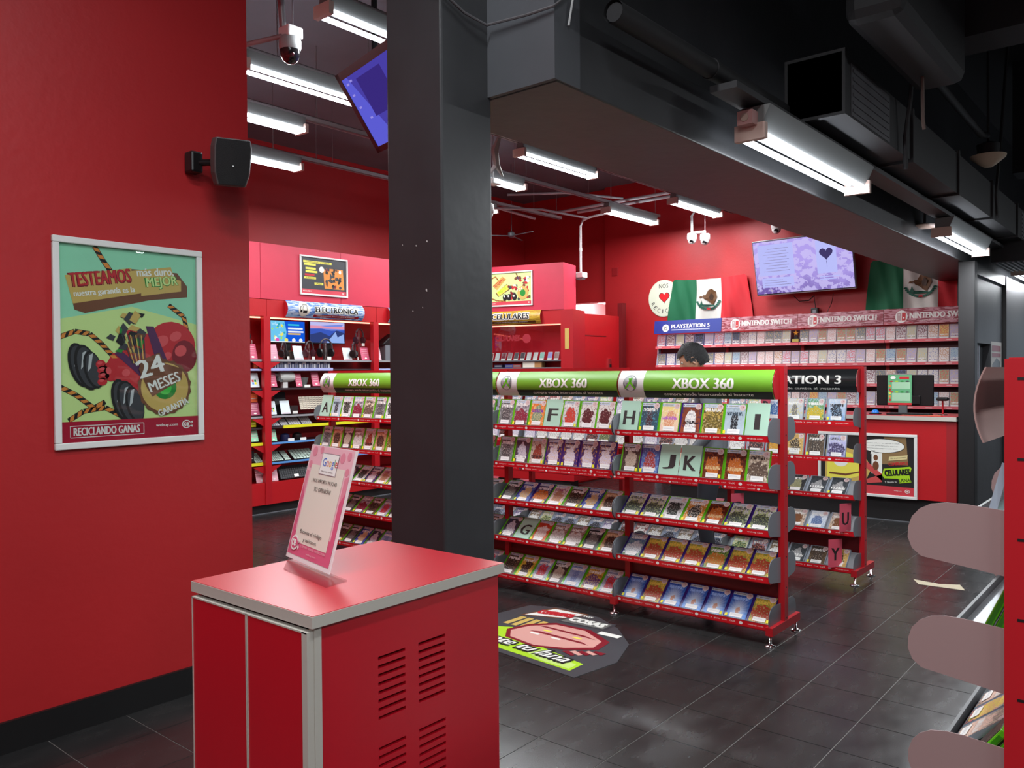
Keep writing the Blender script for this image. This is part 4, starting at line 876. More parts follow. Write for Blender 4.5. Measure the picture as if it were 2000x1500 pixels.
PSL = {0: [['mixps0', 'mixps2', 'snow', 'pack', 'lemon', 'band'], ['mixps1', 'mixps5', 'burger', 'desert', 'umber', 'crew'], ['mixps4', 'mixps3', 'coal', 'coal', 'metal', 'metal'], ['mixps1', 'mixps0', 'mixps4', 'bronze', 'gull', 'bronze'], ['mixps2', 'mixps5', 'mixps4', 'metal', 'umber', 'desert']]}
r2 = random.Random(11)
for b in (1, 2, 3): PSL[b] = [['mixps%d' % r2.randrange(6) for _ in range(7)] for _ in range(5)]
HIDP = {(b, t, j) for b, t, js in [(0, 2, [0, 1, 2]), (0, 3, [0]), (1, 0, [6]), (1, 1, [6]), (1, 2, [0, 1, 2, 4, 5, 6]), (1, 3, [0, 5]), (2, 2, [0, 1, 2, 3, 4, 5, 6]), (2, 3, [0]), (3, 0, [0, 1, 2, 3]), (3, 1, [0, 1, 2, 3]), (3, 2, [0, 1, 2, 3, 4, 5, 6]), (3, 3, [0, 1, 2, 3, 4, 5, 6]), (3, 4, [0, 1, 2])] for j in js}  # wholly hidden from view
for b, rows_ in PSL.items():
    n = len(rows_[0])
    for ti, row in enumerate(rows_):
        for j, key in enumerate(row):
            if (b, ti, j) in HIDP: continue
            kw = dict(pitch=.150 if n == 6 else .137, dy=.015 if n == 6 else 0)
            game('game_case', PM, key, slot_T(PR, b, j, n, ti, **kw), lab(COV[key][0], j, ti, BAYN[b] + ' black-signed bay'), 'game cases on the black-signed rack', .172, ytag=r2.choice((0, 1, 0)))
for (ti, y, c, yaw, wh) in ((0, 2.47, 'R', R(80), 'top shelf beside a white box cover'), (2, 2.36, 'T', R(74), 'third shelf between charcoal covers'), (3, 1.90, 'U', R(74), 'fourth shelf at its right end'), (3, 2.70, 'S', R(70), 'fourth shelf further left'), (4, 1.97, 'Y', R(66), 'bottom shelf at its right end')):
    T = frame((PR[0] - .178, y, TZ[ti] - .005), (0, -1, 0), (.05, 0, 1)) @ Matrix.Rotation(yaw, 4, 'Y')
    card(c, T, 'pink letter card turned edge-on, %s of the black-signed rack' % wh, PINKC, 'pink divider cards')
T = frame((PR[0] - .165, 3.9, TZ[3] - .005), (0, -1, 0), (.5, 0, 1))
for y, c in ((5.3, 'K'), (4.9, 'L')): card(c, frame((PR[0] - .160, y, TZ[3] - .012), (0, -1, 0), (math.sin(TILT[3]), 0, math.cos(TILT[3]))), 'flat pink card lettered %s, seen through the gap in the green rack' % c, PINKC, 'pink divider cards')
card('W', frame((PR[0] - .160, 2.95, TZ[3] - .012), (0, -1, 0), (math.sin(TILT[3]), 0, math.cos(TILT[3]))), 'pink card lettered W between the racks, fourth shelf of black-signed rack', PINKC, 'pink divider cards')

# games on the near right rack (shelves face +Y)
def nslot(x, ti, lean=None, yaw=0, out=.155):
    tl = TILT[ti] if lean is None else lean
    return frame((x, NR[1] + out, TZ[ti] - .047), (-1, 0, 0), (0, -math.sin(tl), math.cos(tl))) @ Matrix.Rotation(yaw, 4, 'Y')
t = thing('game_case', 'empty clear case leaning on top shelf behind upper taupe bracket', 'game case', T=nslot(2.44, 0, R(14), 0, .13) @ Matrix.Translation((0, -.02, 0))); MB().box(-.067, .067, 0, .19, -.014, 0).obj('case', glassy('clear_case', (206, 226, 222), .25), t); MB().box(.064, .069, .0, .192, -.016, .002).obj('hinge_edge', PS_CASE, t)
for k, (x, ti, out, tl, lb) in enumerate(((2.30, 1, .125, 24, 'bright green case nearest the lip on second shelf behind middle taupe bracket'), (2.305, 1, .103, 24, 'green case behind the bright one, second shelf'), (2.42, 1, .085, 24, 'dark-backed green case at the back, second shelf'),
        (2.125, 2, .135, 36, 'green case standing low behind the lowest taupe bracket'), (2.13, 2, .108, 36, 'green case nearest the red post on the lowest visible shelf'))):
    T = nslot(x, ti, R(tl), 0, out) @ Matrix.Translation((0, -.014, 0)); t = thing('game_case', lb, 'game case', T=T, group='green cases on the near rack')
    MB().box(-.067, .067, 0, .175, -.016, 0).obj('case', M('olive_sleeve', (70, 66, 50), .5) if k == 2 else XGRN, t, bevel=.003); MB().box(.0665, .0685, .012, .16, -.0125, -.0035).obj('spine', M('green_dark', (50, 130, 16), .3), t)
    MB().box(-.06, .06, .006, .169, .0, .001).obj('cover', COV['brown'][1] if k % 2 else COV['fit'][1], t)
cov('comic1', 'black and yellow comic', PS_CASE, (190, 206, 190), (60, 44, 36), (214, 190, 80), (206, 90, 110), seed=71, style='crowd', tv=.1, title=(240, 210, 80))
cov('comic2', 'cream and salmon comic', PS_CASE, (206, 196, 170), (196, 160, 140), (226, 190, 170), (120, 100, 96), seed=72, style='crowd', tv=-.1)
for x, ti, k_, lb in ((2.42, 2, 'comic1', 'black and yellow cover lying back behind the lowest taupe bracket'), (2.275, 2, 'comic2', 'cream and salmon cover lying back, nearer the lowest taupe bracket'), (2.565, 2, 'comic2', 'mint-topped cover farthest along the lowest visible near shelf')):
    t = game('game_case', PM, k_, nslot(x, ti, None, 0, .176), lb, 'game cases on the near rack', .172)

# ================================================================== wall racks behind the counter (console games)
WX = 10.05; WY0 = 1.79; WT = [1.84, 1.58, 1.335, 1.085, .83]
t = thing('wall_game_rack', 'red wall-mounted rack with blue and red signs behind the counter', 'rack', (WX, WY0, 0))
for b in range(5):
    MB().box(.12, .16, b - .02 if b else 0, b + .02, 0, 2.2).obj('post', REDM, t)
MB().box(.16, .30, 0, 4.0, .1, 2.0).obj('back_board', M('dark_red_board', (70, 12, 18), .5), t)
MB().prism([(-.02, 0), (.22, 0), (.22, 2.0), (.1, 2.0), (.0, 1.4)], 3.99, 4.01, T=Matrix(((1, 0, 0, 0), (0, 0, 1, 0), (0, 1, 0, 0), (0, 0, 0, 1)))).obj('side_panel', M('pale_side_panel', (186, 190, 204), .4), t)
wl = MB(); wl.box(-.012, .0, .002, .998, -.034, 0, M('pale_red_lip', (232, 112, 120), .35)); rr = random.Random(4)
for k in range(5): wl.box(-.0128, -.012, .1 + k * .2, .1 + k * .2 + .05 + .04 * rr.random(), -.024, -.012, M('lip_pink', (240, 190, 190), .4))
wlm = wl.mesh('lip'); wsm = MB().box(0, .13, .0, 1.0, -.03, -.012, M('shelf_slate', (56, 44, 52), .5)).mesh('shelf')
for b in range(4):
    for z in WT:
        s = inst(wsm, 'shelf', t, T=Matrix.Translation((0, b, z))); inst(wlm, 'lip', s)
SWR = art('sign_marble_red', (140, 40, 56), (110, 20, 36), (176, 60, 74), (206, 150, 160), W=1, H=.17, seed=81, style='crowd', title=None)
SBL = M('sign_blue', (36, 54, 140), .35)
def wsign(b):
    T = frame((-.05, b + 1.0, 2.01), (0, -1, 0), (.12, 0, 1)); m = MB(); L = .996
    m.box(.002, L, 0, .178, -.012, 0, SBL if b == 3 else SWR); s = m.obj('sign_panel', None, t, T=T)
    d = MB()
    if b == 3:
        d.poly(ell(.33 - .15, .075, .052, .052, 18), .001, WTX); put_text(d, 'PS', .18, .075, .045, .05, .002, mat=PGY, bold=.02)
        put_text(d, 'PLAYSTATION 5', .55, .095, .56, .052, .002, mat=WTX, bold=.045); d.poly(rect(.27, .83, .04, .052), .001, M('sign_thin', (200, 206, 226), .4)); put_text(d, 'compra vende intercambia al instante', .55, .046, .5, .009, .002, mat=SBL, res=1)
    else:
        d.poly(ell(.19, .085, .066, .072, 20), .001, WTX); d.poly(rect(.145, .185, .04, .13), .002, M('sign_grey', (190, 160, 160), .4)); d.poly(rect(.195, .235, .04, .13), .002, PRD); d.poly(ell(.165, .105, .009, .009, 8), .003, PW); d.poly(ell(.215, .07, .009, .009, 8), .003, PW)
        put_text(d, 'NINTENDO SWITCH', .60, .093, .64, .066, .002, mat=WTX, bold=.048); put_text(d, 'compra vende intercambia al instante', .6, .035, .44, .012, .002, mat=WTX, res=1)
    d.obj('lettering', None, s)
for b in range(4): wsign(b)
SWC = []
pal = [((210, 218, 230), (110, 130, 170)), ((226, 222, 214), (180, 150, 120)), ((226, 190, 180), (190, 60, 50)), ((120, 130, 140), (220, 220, 220)), ((230, 214, 110), (170, 130, 40)), ((170, 196, 206), (220, 226, 230)),
       ((120, 60, 70), (200, 150, 150)), ((190, 180, 210), (110, 90, 150)), ((150, 180, 130), (226, 220, 190)), ((60, 64, 76), (170, 170, 180)), ((206, 160, 120), (236, 226, 206)), ((200, 206, 190), (90, 90, 80))]
dsc = ['pale blue', 'sandy', 'salmon', 'grey and white', 'yellow', 'icy white', 'maroon', 'lilac', 'soft green', 'charcoal', 'peach', 'olive-white']
for i, (a_, b_) in enumerate(pal): SWC.append(art('cover_console_%d' % i, a_, b_, [(56, 60, 90), (236, 236, 236), (150, 50, 60), (70, 90, 110), (240, 236, 230)][i % 5], [(226, 80, 90), (80, 110, 190), (240, 240, 240), (236, 210, 110)][i % 4], W=.1, H=.15, seed=100 + i, style=['crowd', 'fig', 'crowd', 'thin'][i % 4], tv=.34))
def small_case(w, h, body):
    m = MB(); m.box(-w / 2, w / 2, 0, h, -.012, 0, body); me = m
    m.poly(rect(-w / 2 + .006, w / 2 - .004, .03, h - .004), .0008, SWC[0]); m.box(-w / 2 + .012, w / 2 - .012, .002, .026, .0, .0012, MATS['price_white'])
    o = MB(); return m.mesh('console_game')
smS = small_case(.104, .168, SW_CASE); smP = small_case(.132, .17, M('blue_white_case', (150, 160, 206), .3))
r3 = random.Random(21); HIDW = {(b, t, j) for b, t, js in [(0, 0, [7, 8]), (0, 1, [7, 8]), (0, 2, [7, 8]), (0, 3, [0, 1, 2, 3, 7, 8]), (1, 2, [0, 1, 2, 3, 4, 5]), (2, 2, [0, 1, 2, 3, 4, 5, 6, 7, 8]), (2, 3, [1, 3, 4, 5, 6]), (3, 1, [3, 4]), (3, 2, [0, 1, 2, 3, 4, 5, 6]), (3, 3, [0, 1, 2, 3, 4, 5])] for j in js}
for ti in range(4):
    for b in range(4):
        n, me = (7, smP) if b == 3 else (9, smS)
        for j in range(n):
            if ti == 0 and b == 2 and j >= 8: continue
            if (b, ti, j) in HIDW: continue
            k = r3.randrange(12)
            y = WY0 + b + 1 - (j + .5) / n
            tl = .12 if ti < 3 else .12
            o = bpy.data.objects.new('console_game', me); C.objects.link(o); o.matrix_world = frame((WX + .022, y, WT[ti] - .01), (0, -1, 0), (tl, 0, 1))
            o.material_slots[1].link = 'OBJECT'; o.material_slots[1].material = SWC[k]
            tag(o, '%s cover, %s from left, %s wall shelf, %s sign' % (dsc[k], ORD[j], TIER[ti] if ti < 3 else 'fourth', 'under blue' if b == 3 else ['under rightmost red', 'under middle red', 'under leftmost red'][b]), 'game case', 'console games on the wall rack')
# trophy
GOLD = M('gold', (212, 160, 60), .3, metal=.8)
t = thing('trophy', 'small gold star trophy on a black base on top wall shelf', 'trophy', (WX + .03, WY0 + 2.045, WT[0] + .0)); MB().box(-.025, .025, -.045, .045, 0, .05).obj('base', PLA, t)
MB().box(-.027, -.025, -.04, .04, .008, .042).obj('plaque', M('plaque_yellow', (196, 186, 90), .4), t)
m = MB(); m.prism([(.035 * (1 if k % 2 == 0 else .42) * math.sin(k * math.pi / 5), .115 + .035 * (1 if k % 2 == 0 else .42) * math.cos(k * math.pi / 5)) for k in range(10)], -.006, .006, T=Matrix(((0, 0, 1, 0), (1, 0, 0, 0), (0, 1, 0, 0), (0, 0, 0, 1)))); m.obj('star', GOLD, t); MB().box(-.006, .006, -.02, .02, .05, .09).obj('stem', PLA, t)

# ================================================================== far wall: flags, screen, roundel, cameras
def cloth(name, y0, y1, z0, z1, drape_l, drape_r, label, seed):
    """hung flag; bands run down the cloth; corners sag outward"""
    t = thing(name, label, 'flag', (10.40, 0, 0)); nx, nz = 36, 18
    def P(i, j):
        u, v = i / nx, j / nz; y = y0 + (y1 - y0) * u; z = z0 + (z1 - z0) * v
        sl = 1 - v
        if u < .12: y += (drape_l * sl) * (1 - u / .12)
        if u > .86: y -= drape_r * sl * ((u - .86) / .14)
        z += -.03 * math.sin(math.pi * u) * v - (.03 * v if u in (0, 1) else 0)
        x = -.03 - .018 * math.sin(u * 17 + seed + 2.2 * sl) * (.35 + sl) - .012 * math.sin(u * 41 + v * 5)
        return (x, y, z)
    for nm, a, b, mt in (('green_band', 0, 12, M('flag_green', (10, 96, 60), .75)), ('white_band', 12, 24, M('flag_white', (206, 204, 196), .75)), ('red_band', 24, 36, M('flag_red', (196, 34, 44), .75))):
        m = MB(); vs = [P(i, j) for i in range(a, b + 1) for j in range(nz + 1)]; fs = [(i * (nz + 1) + j, (i + 1) * (nz + 1) + j, (i + 1) * (nz + 1) + j + 1, i * (nz + 1) + j + 1) for i in range(b - a) for j in range(nz)]
        m.add(vs, fs, mt, True); m.obj(nm, None, t)
    def onc(u, v, l):
        i = u * nx; j = v * nz; i0, j0 = int(i), int(j); a, b = Vector(P(i0, j0)), Vector(P(min(nx, i0 + 1), min(nz, j0 + 1))); c_ = Vector(P(min(nx, i0 + 1), j0)); d_ = Vector(P(i0, min(nz, j0 + 1)))
        fi, fj = i - i0, j - j0; p = a * (1 - fi) * (1 - fj) + c_ * fi * (1 - fj) + d_ * (1 - fi) * fj + b * fi * fj; return (p.x - .012 - l, p.y, p.z)
    e = MB(); EB = M('emblem_brown', (96, 62, 30), .7); EG = M('emblem_green', (20, 84, 66), .7); W_ = abs(y1 - y0); H_ = abs(z1 - z0); cu, cv = .5, .52
    def pf(pts, l, mt): 
        pts = [(p[0] * 1.3, p[1] * 1.3) for p in pts]; c0 = (sum(p[0] for p in pts) / len(pts), sum(p[1] for p in pts) / len(pts)); n = len(pts)
        e.add([onc(cu + c0[0] / W_, cv + c0[1] / H_, l)] + [onc(cu + x / W_, cv + y / H_, l) for x, y in pts], [(0, k + 1, (k + 1) % n + 1) for k in range(n)], mt)
    pf([(-.03, .06), (.0, .115), (.04, .125), (.085, .09), (.095, .03), (.07, -.02), (.05, -.05), (.02, -.03), (-.01, .0), (-.045, .02), (-.06, .045), (-.05, .06)], 0, EB)
    pf([(-.05, .05), (-.09, .05), (-.1, .03), (-.07, .035)], .001, EB); pf([(.0, .03), (.03, .08), (.06, .05), (.05, .0), (.02, .0)], .002, M('emblem_dark', (60, 38, 22), .7))
    pf([(-.07, -.04), (.06, -.05), (.075, -.065), (-.06, -.07)], .001, EG); pf([(-.1, -.06), (-.08, -.02), (-.07, .01), (-.06, -.03), (-.05, -.05)], .001, EG)
    for k in range(15):
        a = R(200 + k * 10); x, y = .13 * math.cos(a), .125 * math.sin(a) + .03
        pf([(x + .016 * math.cos(q_), y + .011 * math.sin(q_)) for q_ in [h * math.pi / 4 for h in range(8)]], .003, EG)
    pf([(-.01, -.08), (.012, -.08), (.02, -.1), (-.02, -.1)], .004, PRD)
    e.obj('emblem', None, t); return t
cloth('flag', 5.70, 4.60, 2.14, 2.78, .08, .09, 'green, white and red flag with eagle emblem left of the wall screen', 0)
cloth('flag', 3.04, 1.93, 2.12, 2.80, .07, .02, 'green, white and red flag partly behind the beam, right of the wall screen', 2)
T = frame((10.415, 6.105, 2.29), (0, -1, 0), (0, 0, 1)); t = thing('round_sign', 'round cream sign with red heart partly behind the left flag', 'sign', T=T)
MB().prism(ell(.24, .245, .245, .262, 32), -.01, .006).obj('disc', M('cream_disc', (206, 212, 188), .5), t)
m = MB(); m.poly(ell(.24, .245, .232, .249, 32), .0065, M('cream_disc2', (212, 218, 196), .5)); m.poly(heart(.25, .26, .09), .008, BTX); m.poly(heart(.25, .26, .08), .009, M('heart_red', (214, 26, 34), .4)); put_text(m, 'NOS', .24, .42, .15, .06, .008, mat=BTX, bold=.01)
for k, ch in enumerate('RECICLA'):
    a = R(205 + k * 20); put_text(m, ch, .24 + .185 * math.cos(a), .25 + .19 * math.sin(a), .04 if ch != 'I' else .012, .058, .008, R(205 + k * 20 + 90), BTX, .01)
m.obj('print', None, t)
T = frame((10.235, 4.395, 2.455), (.0, -1, .0), (-.2, 0, 1)); T = frame((10.235, 4.40, 2.455), (0, -1, .012), (-.22, 0, 1))
t = thing('wall_screen', 'large wall television showing violet picture with heart between the flags', 'television', T=T)
MB().box(0, 1.24, 0, .70, -.05, 0).obj('casing', M('screen_silver', (170, 170, 176), .3, metal=.4), t, bevel=.004); MB().box(.005, 1.235, .012, .69, 0, .002).obj('bezel', PLA, t)
sa = art('screen_violet', (178, 160, 240), (90, 66, 150), (110, 84, 170), (206, 196, 250), W=1.0, H=.8, seed=90, style='crowd', title=None, emit=.95)
s_ = MB(); s_.poly(rect(.012, 1.228, .022, .683), .004, sa); SP = emitter('screen_pale', (186, 190, 250), 1.); SI = emitter('screen_ink', (70, 60, 110), .9)
s_.poly(rect(.07, .52, .25, .64), .005, SP); s_.poly(rect(.09, .50, .10, .22), .005, SP); s_.poly(rect(.80, 1.04, .22, .62), .005, SP)
hp = heart(.92, .46, .085); s_.poly(hp, .006, SI); s_.poly([(.918, .37), (.925, .37), (.922, .28)], .006, SI)
for k in range(9): s_.poly(rect(.13 + .03 * (k % 3), .46 - .025 * (k % 2), .30 + k * .035, .307 + k * .035), .006, M('thin_violet', (150, 150, 200), .5))
for k in range(3): s_.poly(rect(.12, .46 - .05 * k, .125 + k * .03, .132 + k * .03), .006, MATS['thin_violet'])
s_.poly(rect(.82, 1.06, .17, .185), .006, SP); s_.poly(rect(.82, 1.02, .14, .155), .006, SP)
s_.obj('picture', None, t)
MB().box(.45, .8, .2, .5, -.15, -.05).obj('mount', PLA, t)
tag(MB().tube([(10.33, 3.96, 2.44), (10.36, 3.9, 2.37), (10.36, 3.78, 2.37), (10.34, 3.7, 2.43)], .006, 6).obj('cable', PLA), 'black cable looping under the wall screen', 'cable')
tag(MB().tube([(10.35, 3.71, 2.43), (10.37, 3.70, 2.3), (10.37, 3.70, 2.26)], .005, 6).obj('cable', PLA), 'short black cable down to the power brick', 'cable')
tag(MB().tube([(10.35, 3.47, 2.44), (10.37, 3.5, 2.32), (10.37, 3.56, 2.2)], .004, 6).obj('cable', PLA), 'thin cable slanting under the wall screen right side', 'cable')
t = thing('power_adapter', 'black power brick below the wall screen', 'adapter', (10.36, 3.70, 2.19)); MB().box(-.03, .03, -.045, .045, 0, .085).obj('body', PLA, t, bevel=.008); MB().box(-.032, -.03, -.02, .02, .02, .06).obj('label_plate', GRY, t)
def dome(x, y, z, lab_, zc=H_C, pipe=True, aim=-40):
    t = thing('dome_camera', lab_, 'camera', (x, y, z), 0)
    MB().lathe([(.05, .075), (.062, .07), (.066, .04), (.066, .0), (.06, -.01)], 16).obj('base', CAM_W, t)
    MB().lathe([(.058, 0.), (.055, -.03), (.042, -.055), (.02, -.068), (.004, -.07)], 16).obj('turret', CAM_W, t)
    MB().lathe([(.028, 0), (.028, .012), (.02, .016)], 14).obj('lens', PLA, t, T=Matrix.Translation((-.035, -.012, -.035)) @ Matrix.Rotation(R(215), 4, 'Y'))
    if pipe: MB().tube([(.0, .0, .07), (.01, .01, .3), (.06, -.05, .42)], .018, 8).obj('bent_pipe', CAM_W, t)
    return t
dome(9.9, 5.15, 3.24, 'left of two white dome cameras near the far wall')
dome(9.9, 4.965, 3.21, 'right of two white dome cameras near the far wall', pipe=False); tag(MB().box(9.88, 9.92, 4.96, 5.16, 3.30, 3.33).obj('camera_bar', CAM_W), 'white bar joining the two dome cameras', 'bracket')
tag(MB().tube([(9.9, 4.965, 3.3), (9.9, 4.965, H_C)], .004, 5).obj('hanger_rod', GALV), 'thin rod above the right dome camera', 'rod')
tag(MB().tube([(9.95, 5.11, 3.62), (9.95, 5.08, 3.8), (9.9, 4.9, H_C)], .018, 8).obj('conduit', CAM_W), 'white pipe continuing up from the left dome camera', 'pipe')
dome(10.2, 4.13, 3.30, 'white dome camera above the wall screen', pipe=False); tag(MB().box(10.2, 10.43, 4.10, 4.16, 3.36, 3.40).obj('camera_bracket', CAM_W), 'short white arm fixing the camera above the screen', 'bracket')
dome(5.57, 4.93, 2.94, 'white dome camera peeking out right of the pillar', pipe=True)
t = thing('pendant_antenna', 'white box on a long drop pipe in front of the red recess', 'antenna', (9.0, 6.31, 2.74)); MB().box(-.06, .06, -.07, .07, 0, .075).obj('body', CAM_W, t, bevel=.012); MB().box(-.04, .04, -.05, .05, -.02, 0).obj('lower_cap', GRY, t, bevel=.008)
MB().tube([(0, 0, .07), (0, 0, .68), (.01, -.03, .76), (.05, -.12, .8), (.1, -.5, .84)], .016, 8).obj('drop_pipe', CAM_W, t); MB().lathe([(.022, .36), (.022, .40)], 8).obj('coupling', CAM_W, t)
tag(MB().box(10.405, 10.42, 6.63, 6.73, 2.92, 3.04).obj('wall_plate', M('red_plate', (150, 18, 24), .5), None, bevel=.004), 'red painted cover plate on the far wall left part', 'plate')
fixture(11.0, 7.45, 2.62, 1.2, 'twin-tube light in the pale pink back room', 'twin-tube lights in the back room'); fixture(11.4, 8.2, 2.9, 1.2, 'second twin-tube light added deeper to brighten the pale pink back room', 'twin-tube lights in the back room')  # second fixture is added, extra light to brighten the back room
t = thing('rail_arm', 'dark arm beside the back-room light', 'bracket', (11.0, 7.1, 2.6)); MB().box(0, .3, 0, .04, .05, .09).obj('arm', PLA, t); MB().box(.13, .17, 0, .04, .09, .6).obj('drop', PLA, t)

# ================================================================== partition and red door near the phones counter
pm = MB().box(8.98, 10.2, 6.42, 6.46, 0, 2.29)
struct('wall_partition', pm, RED, label='red partition with a flush door left of the wall rack')
struct('trim_3', MB().box(10.1, 10.2, 6.36, 6.44, 0, 2.48), REDD, label='dark red post at the partition end')
t = struct('door_1', MB().box(9.05, 9.74, 6.405, 6.42, .02, 1.98), RED, label='flush red door in the partition')
struct('door_frame', MB().box(9.035, 9.05, 6.41, 6.42, 0, 2.0).box(9.035, 9.755, 6.41, 6.42, 1.985, 2.0), REDD, t)
struct('door_handle', MB().box(9.81, 9.86, 6.395, 6.42, 1.545, 1.68, CHR).box(9.82, 9.85, 6.385, 6.395, 1.56, 1.60, PLA), None, t)

# ================================================================== service counter, monitor and things on it
t = thing('service_counter', 'red service counter with pale worktop edge beneath the wall racks', 'counter', (8.6, 1.752, 0))
MB().box(0, .03, 0, 3.1, .24, 1.005).obj('front_panel', RED, t); MB().box(.03, .6, 0, .02, .24, 1.005).obj('end_panel', RED, t); MB().box(.02, .6, 3.07, 3.1, .24, 1.005).obj('end_panel', RED, t)
MB().box(.06, .58, .03, 3.05, 0, .24).obj('kick_board', M('kick_black', (28, 27, 28), .5), t); MB().box(.055, .06, .03, 3.05, .0, .008).obj('kick_bead', GRY, t)
MB().box(-.03, .64, -.004, 3.12, 1.005, 1.045).obj('worktop_edge', EDGE, t); MB().box(-.028, .638, -.008, 3.118, 1.045, 1.047).obj('worktop', LAM, t); MB().box(-.002, .0, .0, .085, .24, 1.0).obj('edge_strip', M('red_paint_dull', (150, 18, 26), .5), t)
for y in (.55, .82): MB().poly(ell(0, 0, .06, .014, 10), 0).obj('worn_patch', M('bare_wood', (180, 140, 100), .7), t, T=frame((-.0012, y, .247), (0, -1, 0), (0, 0, 1)))
T = frame((8.598, 3.04, .235), (0, -1, 0), (0, 0, 1)); t = thing('framed_poster', 'framed black and lime phone-buying poster on the counter front', 'poster', T=T)
PWd, PHt = .95, .63; poster_frame(t, PWd, PHt); a_ = MB(); BK = M('print_black', (38, 36, 36), .4); w0, h0 = PWd - .056, PHt - .056
a_.poly(rect(0, w0, 0, h0), .003, BK); a_.poly([(.55, .3), (.62, .57), (.82, .57), (.84, .3)], .0034, M('print_khaki', (140, 114, 76), .4))
a_.poly([(.04, .08), (.3, .1), (.45, .14), (.5, .25), (.42, .40), (.2, .46), (.05, .42)], .0036, PTAN); a_.poly([(.06, .12), (.28, .13), (.42, .18), (.45, .25), (.38, .36), (.2, .42), (.07, .38)], .004, PYE); a_.poly(ell(.2, .3, .07, .05), .0044, PW)
a_.poly([(.08, .17), (.25, .16), (.42, .21), (.43, .225), (.25, .18), (.09, .19)], .0046, PBR); a_.poly([(.3, .3), (.42, .36), (.40, .375), (.29, .32)], .0046, PBR); a_.poly([(.45, .14), (.60, .20), (.60, .12), (.46, .10)], .0046, M('print_salmon', (206, 80, 80), .4)); a_.poly([(.44, .33), (.60, .20), (.60, .13), (.44, .26)], .0046, MATS['print_salmon'])
a_.poly(rect(.5, .60, .2, .42), .0044, PW); a_.poly(ell(.54, .36, .022, .03, 12), .005, PBR); a_.poly(ell(.54, .28, .03, .045, 12), .005, PBR)
a_.poly(ell(.6, .48, .21, .072, 26), .0052, BTX); a_.poly(ell(.6, .48, .205, .067, 26), .0056, PW); a_.poly([(.5, .43), (.54, .43), (.49, .39)], .0056, PW)
for k, s__ in enumerate(('Queremos celulares · sin importar el estado,', 'funcionen perfectamente, pero ojo:', 'entre más nuevos pagamos mucho dinero')): put_text(a_, s__, .6, .505 - k * .026, .33 - .02 * k, .012, .006, mat=BTX, bold=.01, res=1)
a_.poly([(.66, .335), (.83, .36), (.835, .40), (.665, .375)], .0058, M('print_beige', (220, 206, 150), .4)); put_text(a_, 'No te preocupes', .748, .368, .14, .017, .0062, R(8), BTX, .01)
put_text(a_, 'COMPRAMOS', .75, .312, .18, .03, .006, R(7), PRD, .03)
a_.poly([(.62, .16), (.60, .19), (.615, .255), (.86, .29), (.87, .27), (.85, .205), (.87, .14), (.76, .12), (.75, .165)], .0058, LIME); put_text(a_, 'CELULARES', .74, .225, .23, .055, .0064, R(7), BTX, .05); put_text(a_, 'LANA!', .81, .155, .11, .035, .0064, R(7), BTX, .02); put_text(a_, 'Y llévate tu', .68, .128, .11, .018, .0064, R(7), PW, .01)
a_.poly(rect(0, w0, 0, .085), .007, M('print_salmon2', (206, 62, 72), .4)); put_text(a_, 'RECICLANDO GANAS', .18, .045, .26, .025, .0075, 0, PW, .02); put_text(a_, 'webuy.com', .745, .045, .07, .01, .0075, 0, PW); cex_logo(a_, .83, .045, .018, .0075, PW, MATS['print_salmon2'])
a_.obj('print', None, t, T=Matrix.Translation((.028, .028, 0)))
t = thing('monitor', 'black computer monitor seen from behind on the counter', 'monitor', (8.9, 2.28, 1.047))
MB().box(-.02, .02, -.265, .265, .085, .395).obj('casing', PLA, t, bevel=.008); MB().box(-.045, -.02, -.15, .1, .1, .19).obj('rear_bulge', PLA, t, bevel=.008)
MB().box(-.045, -.02, -.03, .05, .0, .16).obj('stand_neck', M('mid_grey_plastic', (90, 94, 96), .4), t); MB().box(-.1, .1, -.12, .12, 0, .01).obj('stand_base', PLA, t, bevel=.003)
T = frame((8.853, 2.43, 1.14), (0, -1, 0), (.02, 0, 1)); t = thing('price_list', 'green printed price list hanging on the back of the monitor', 'notice', T=T)
MB().box(0, .225, 0, .305, -.001, 0).obj('sheet', M('sheet_green', (96, 172, 122), .5), t); m = MB(); LG = M('sheet_light', (160, 206, 170), .5)
m.poly(rect(.04, .21, .16, .23), .001, LG); m.poly(rect(.04, .21, .04, .12), .001, LG); m.poly(rect(0, .225, 0, .022), .001, PRD); m.poly(ell(.05, .275, .025, .016, 14), .001, PW); m.poly(rect(.11, .2, .26, .285), .001, PRD)
for k in range(4):
    for yy in (.238, .13): m.poly(ell(.035 + .05 * k, yy, .018, .007, 10), .0015, [PRD, LIME, PGN, PGY][k])
for k in range(5): m.poly(ell(.02, .05 + .035 * k, .012, .013, 10), .0015, [PRD, POR, PYE, PRD, POR][k])
m.obj('print', None, t); put = MB(); put.box(-.01, .235, .305, .315, -.004, .002); put.obj('top_clip', ALU, t)
t = thing('keyboard', 'black keyboard flat on the counter by the monitor', 'keyboard', (8.75, 2.2, 1.047)); MB().box(-.06, .06, -.2, .2, 0, .016).obj('body', PLA, t, bevel=.003); m = MB()
for i in range(4):
    for j in range(14): m.box(-.05 + i * .026, -.03 + i * .026, -.19 + j * .027, -.168 + j * .027, .016, .021)
o = m.obj('keys', PGY, t); o['kind'] = 'stuff'
t = thing('blue_puck', 'small blue dome device on a black pad at counter left', 'device', (8.78, 2.53, 1.047)); MB().lathe([(.06, 0), (.06, .012)], 16).obj('pad', PLA, t); MB().lathe([(.035, .012), (.033, .03), (.02, .042), (.004, .045)], 14).obj('dome', M('blue_plastic', (30, 120, 210), .3), t)
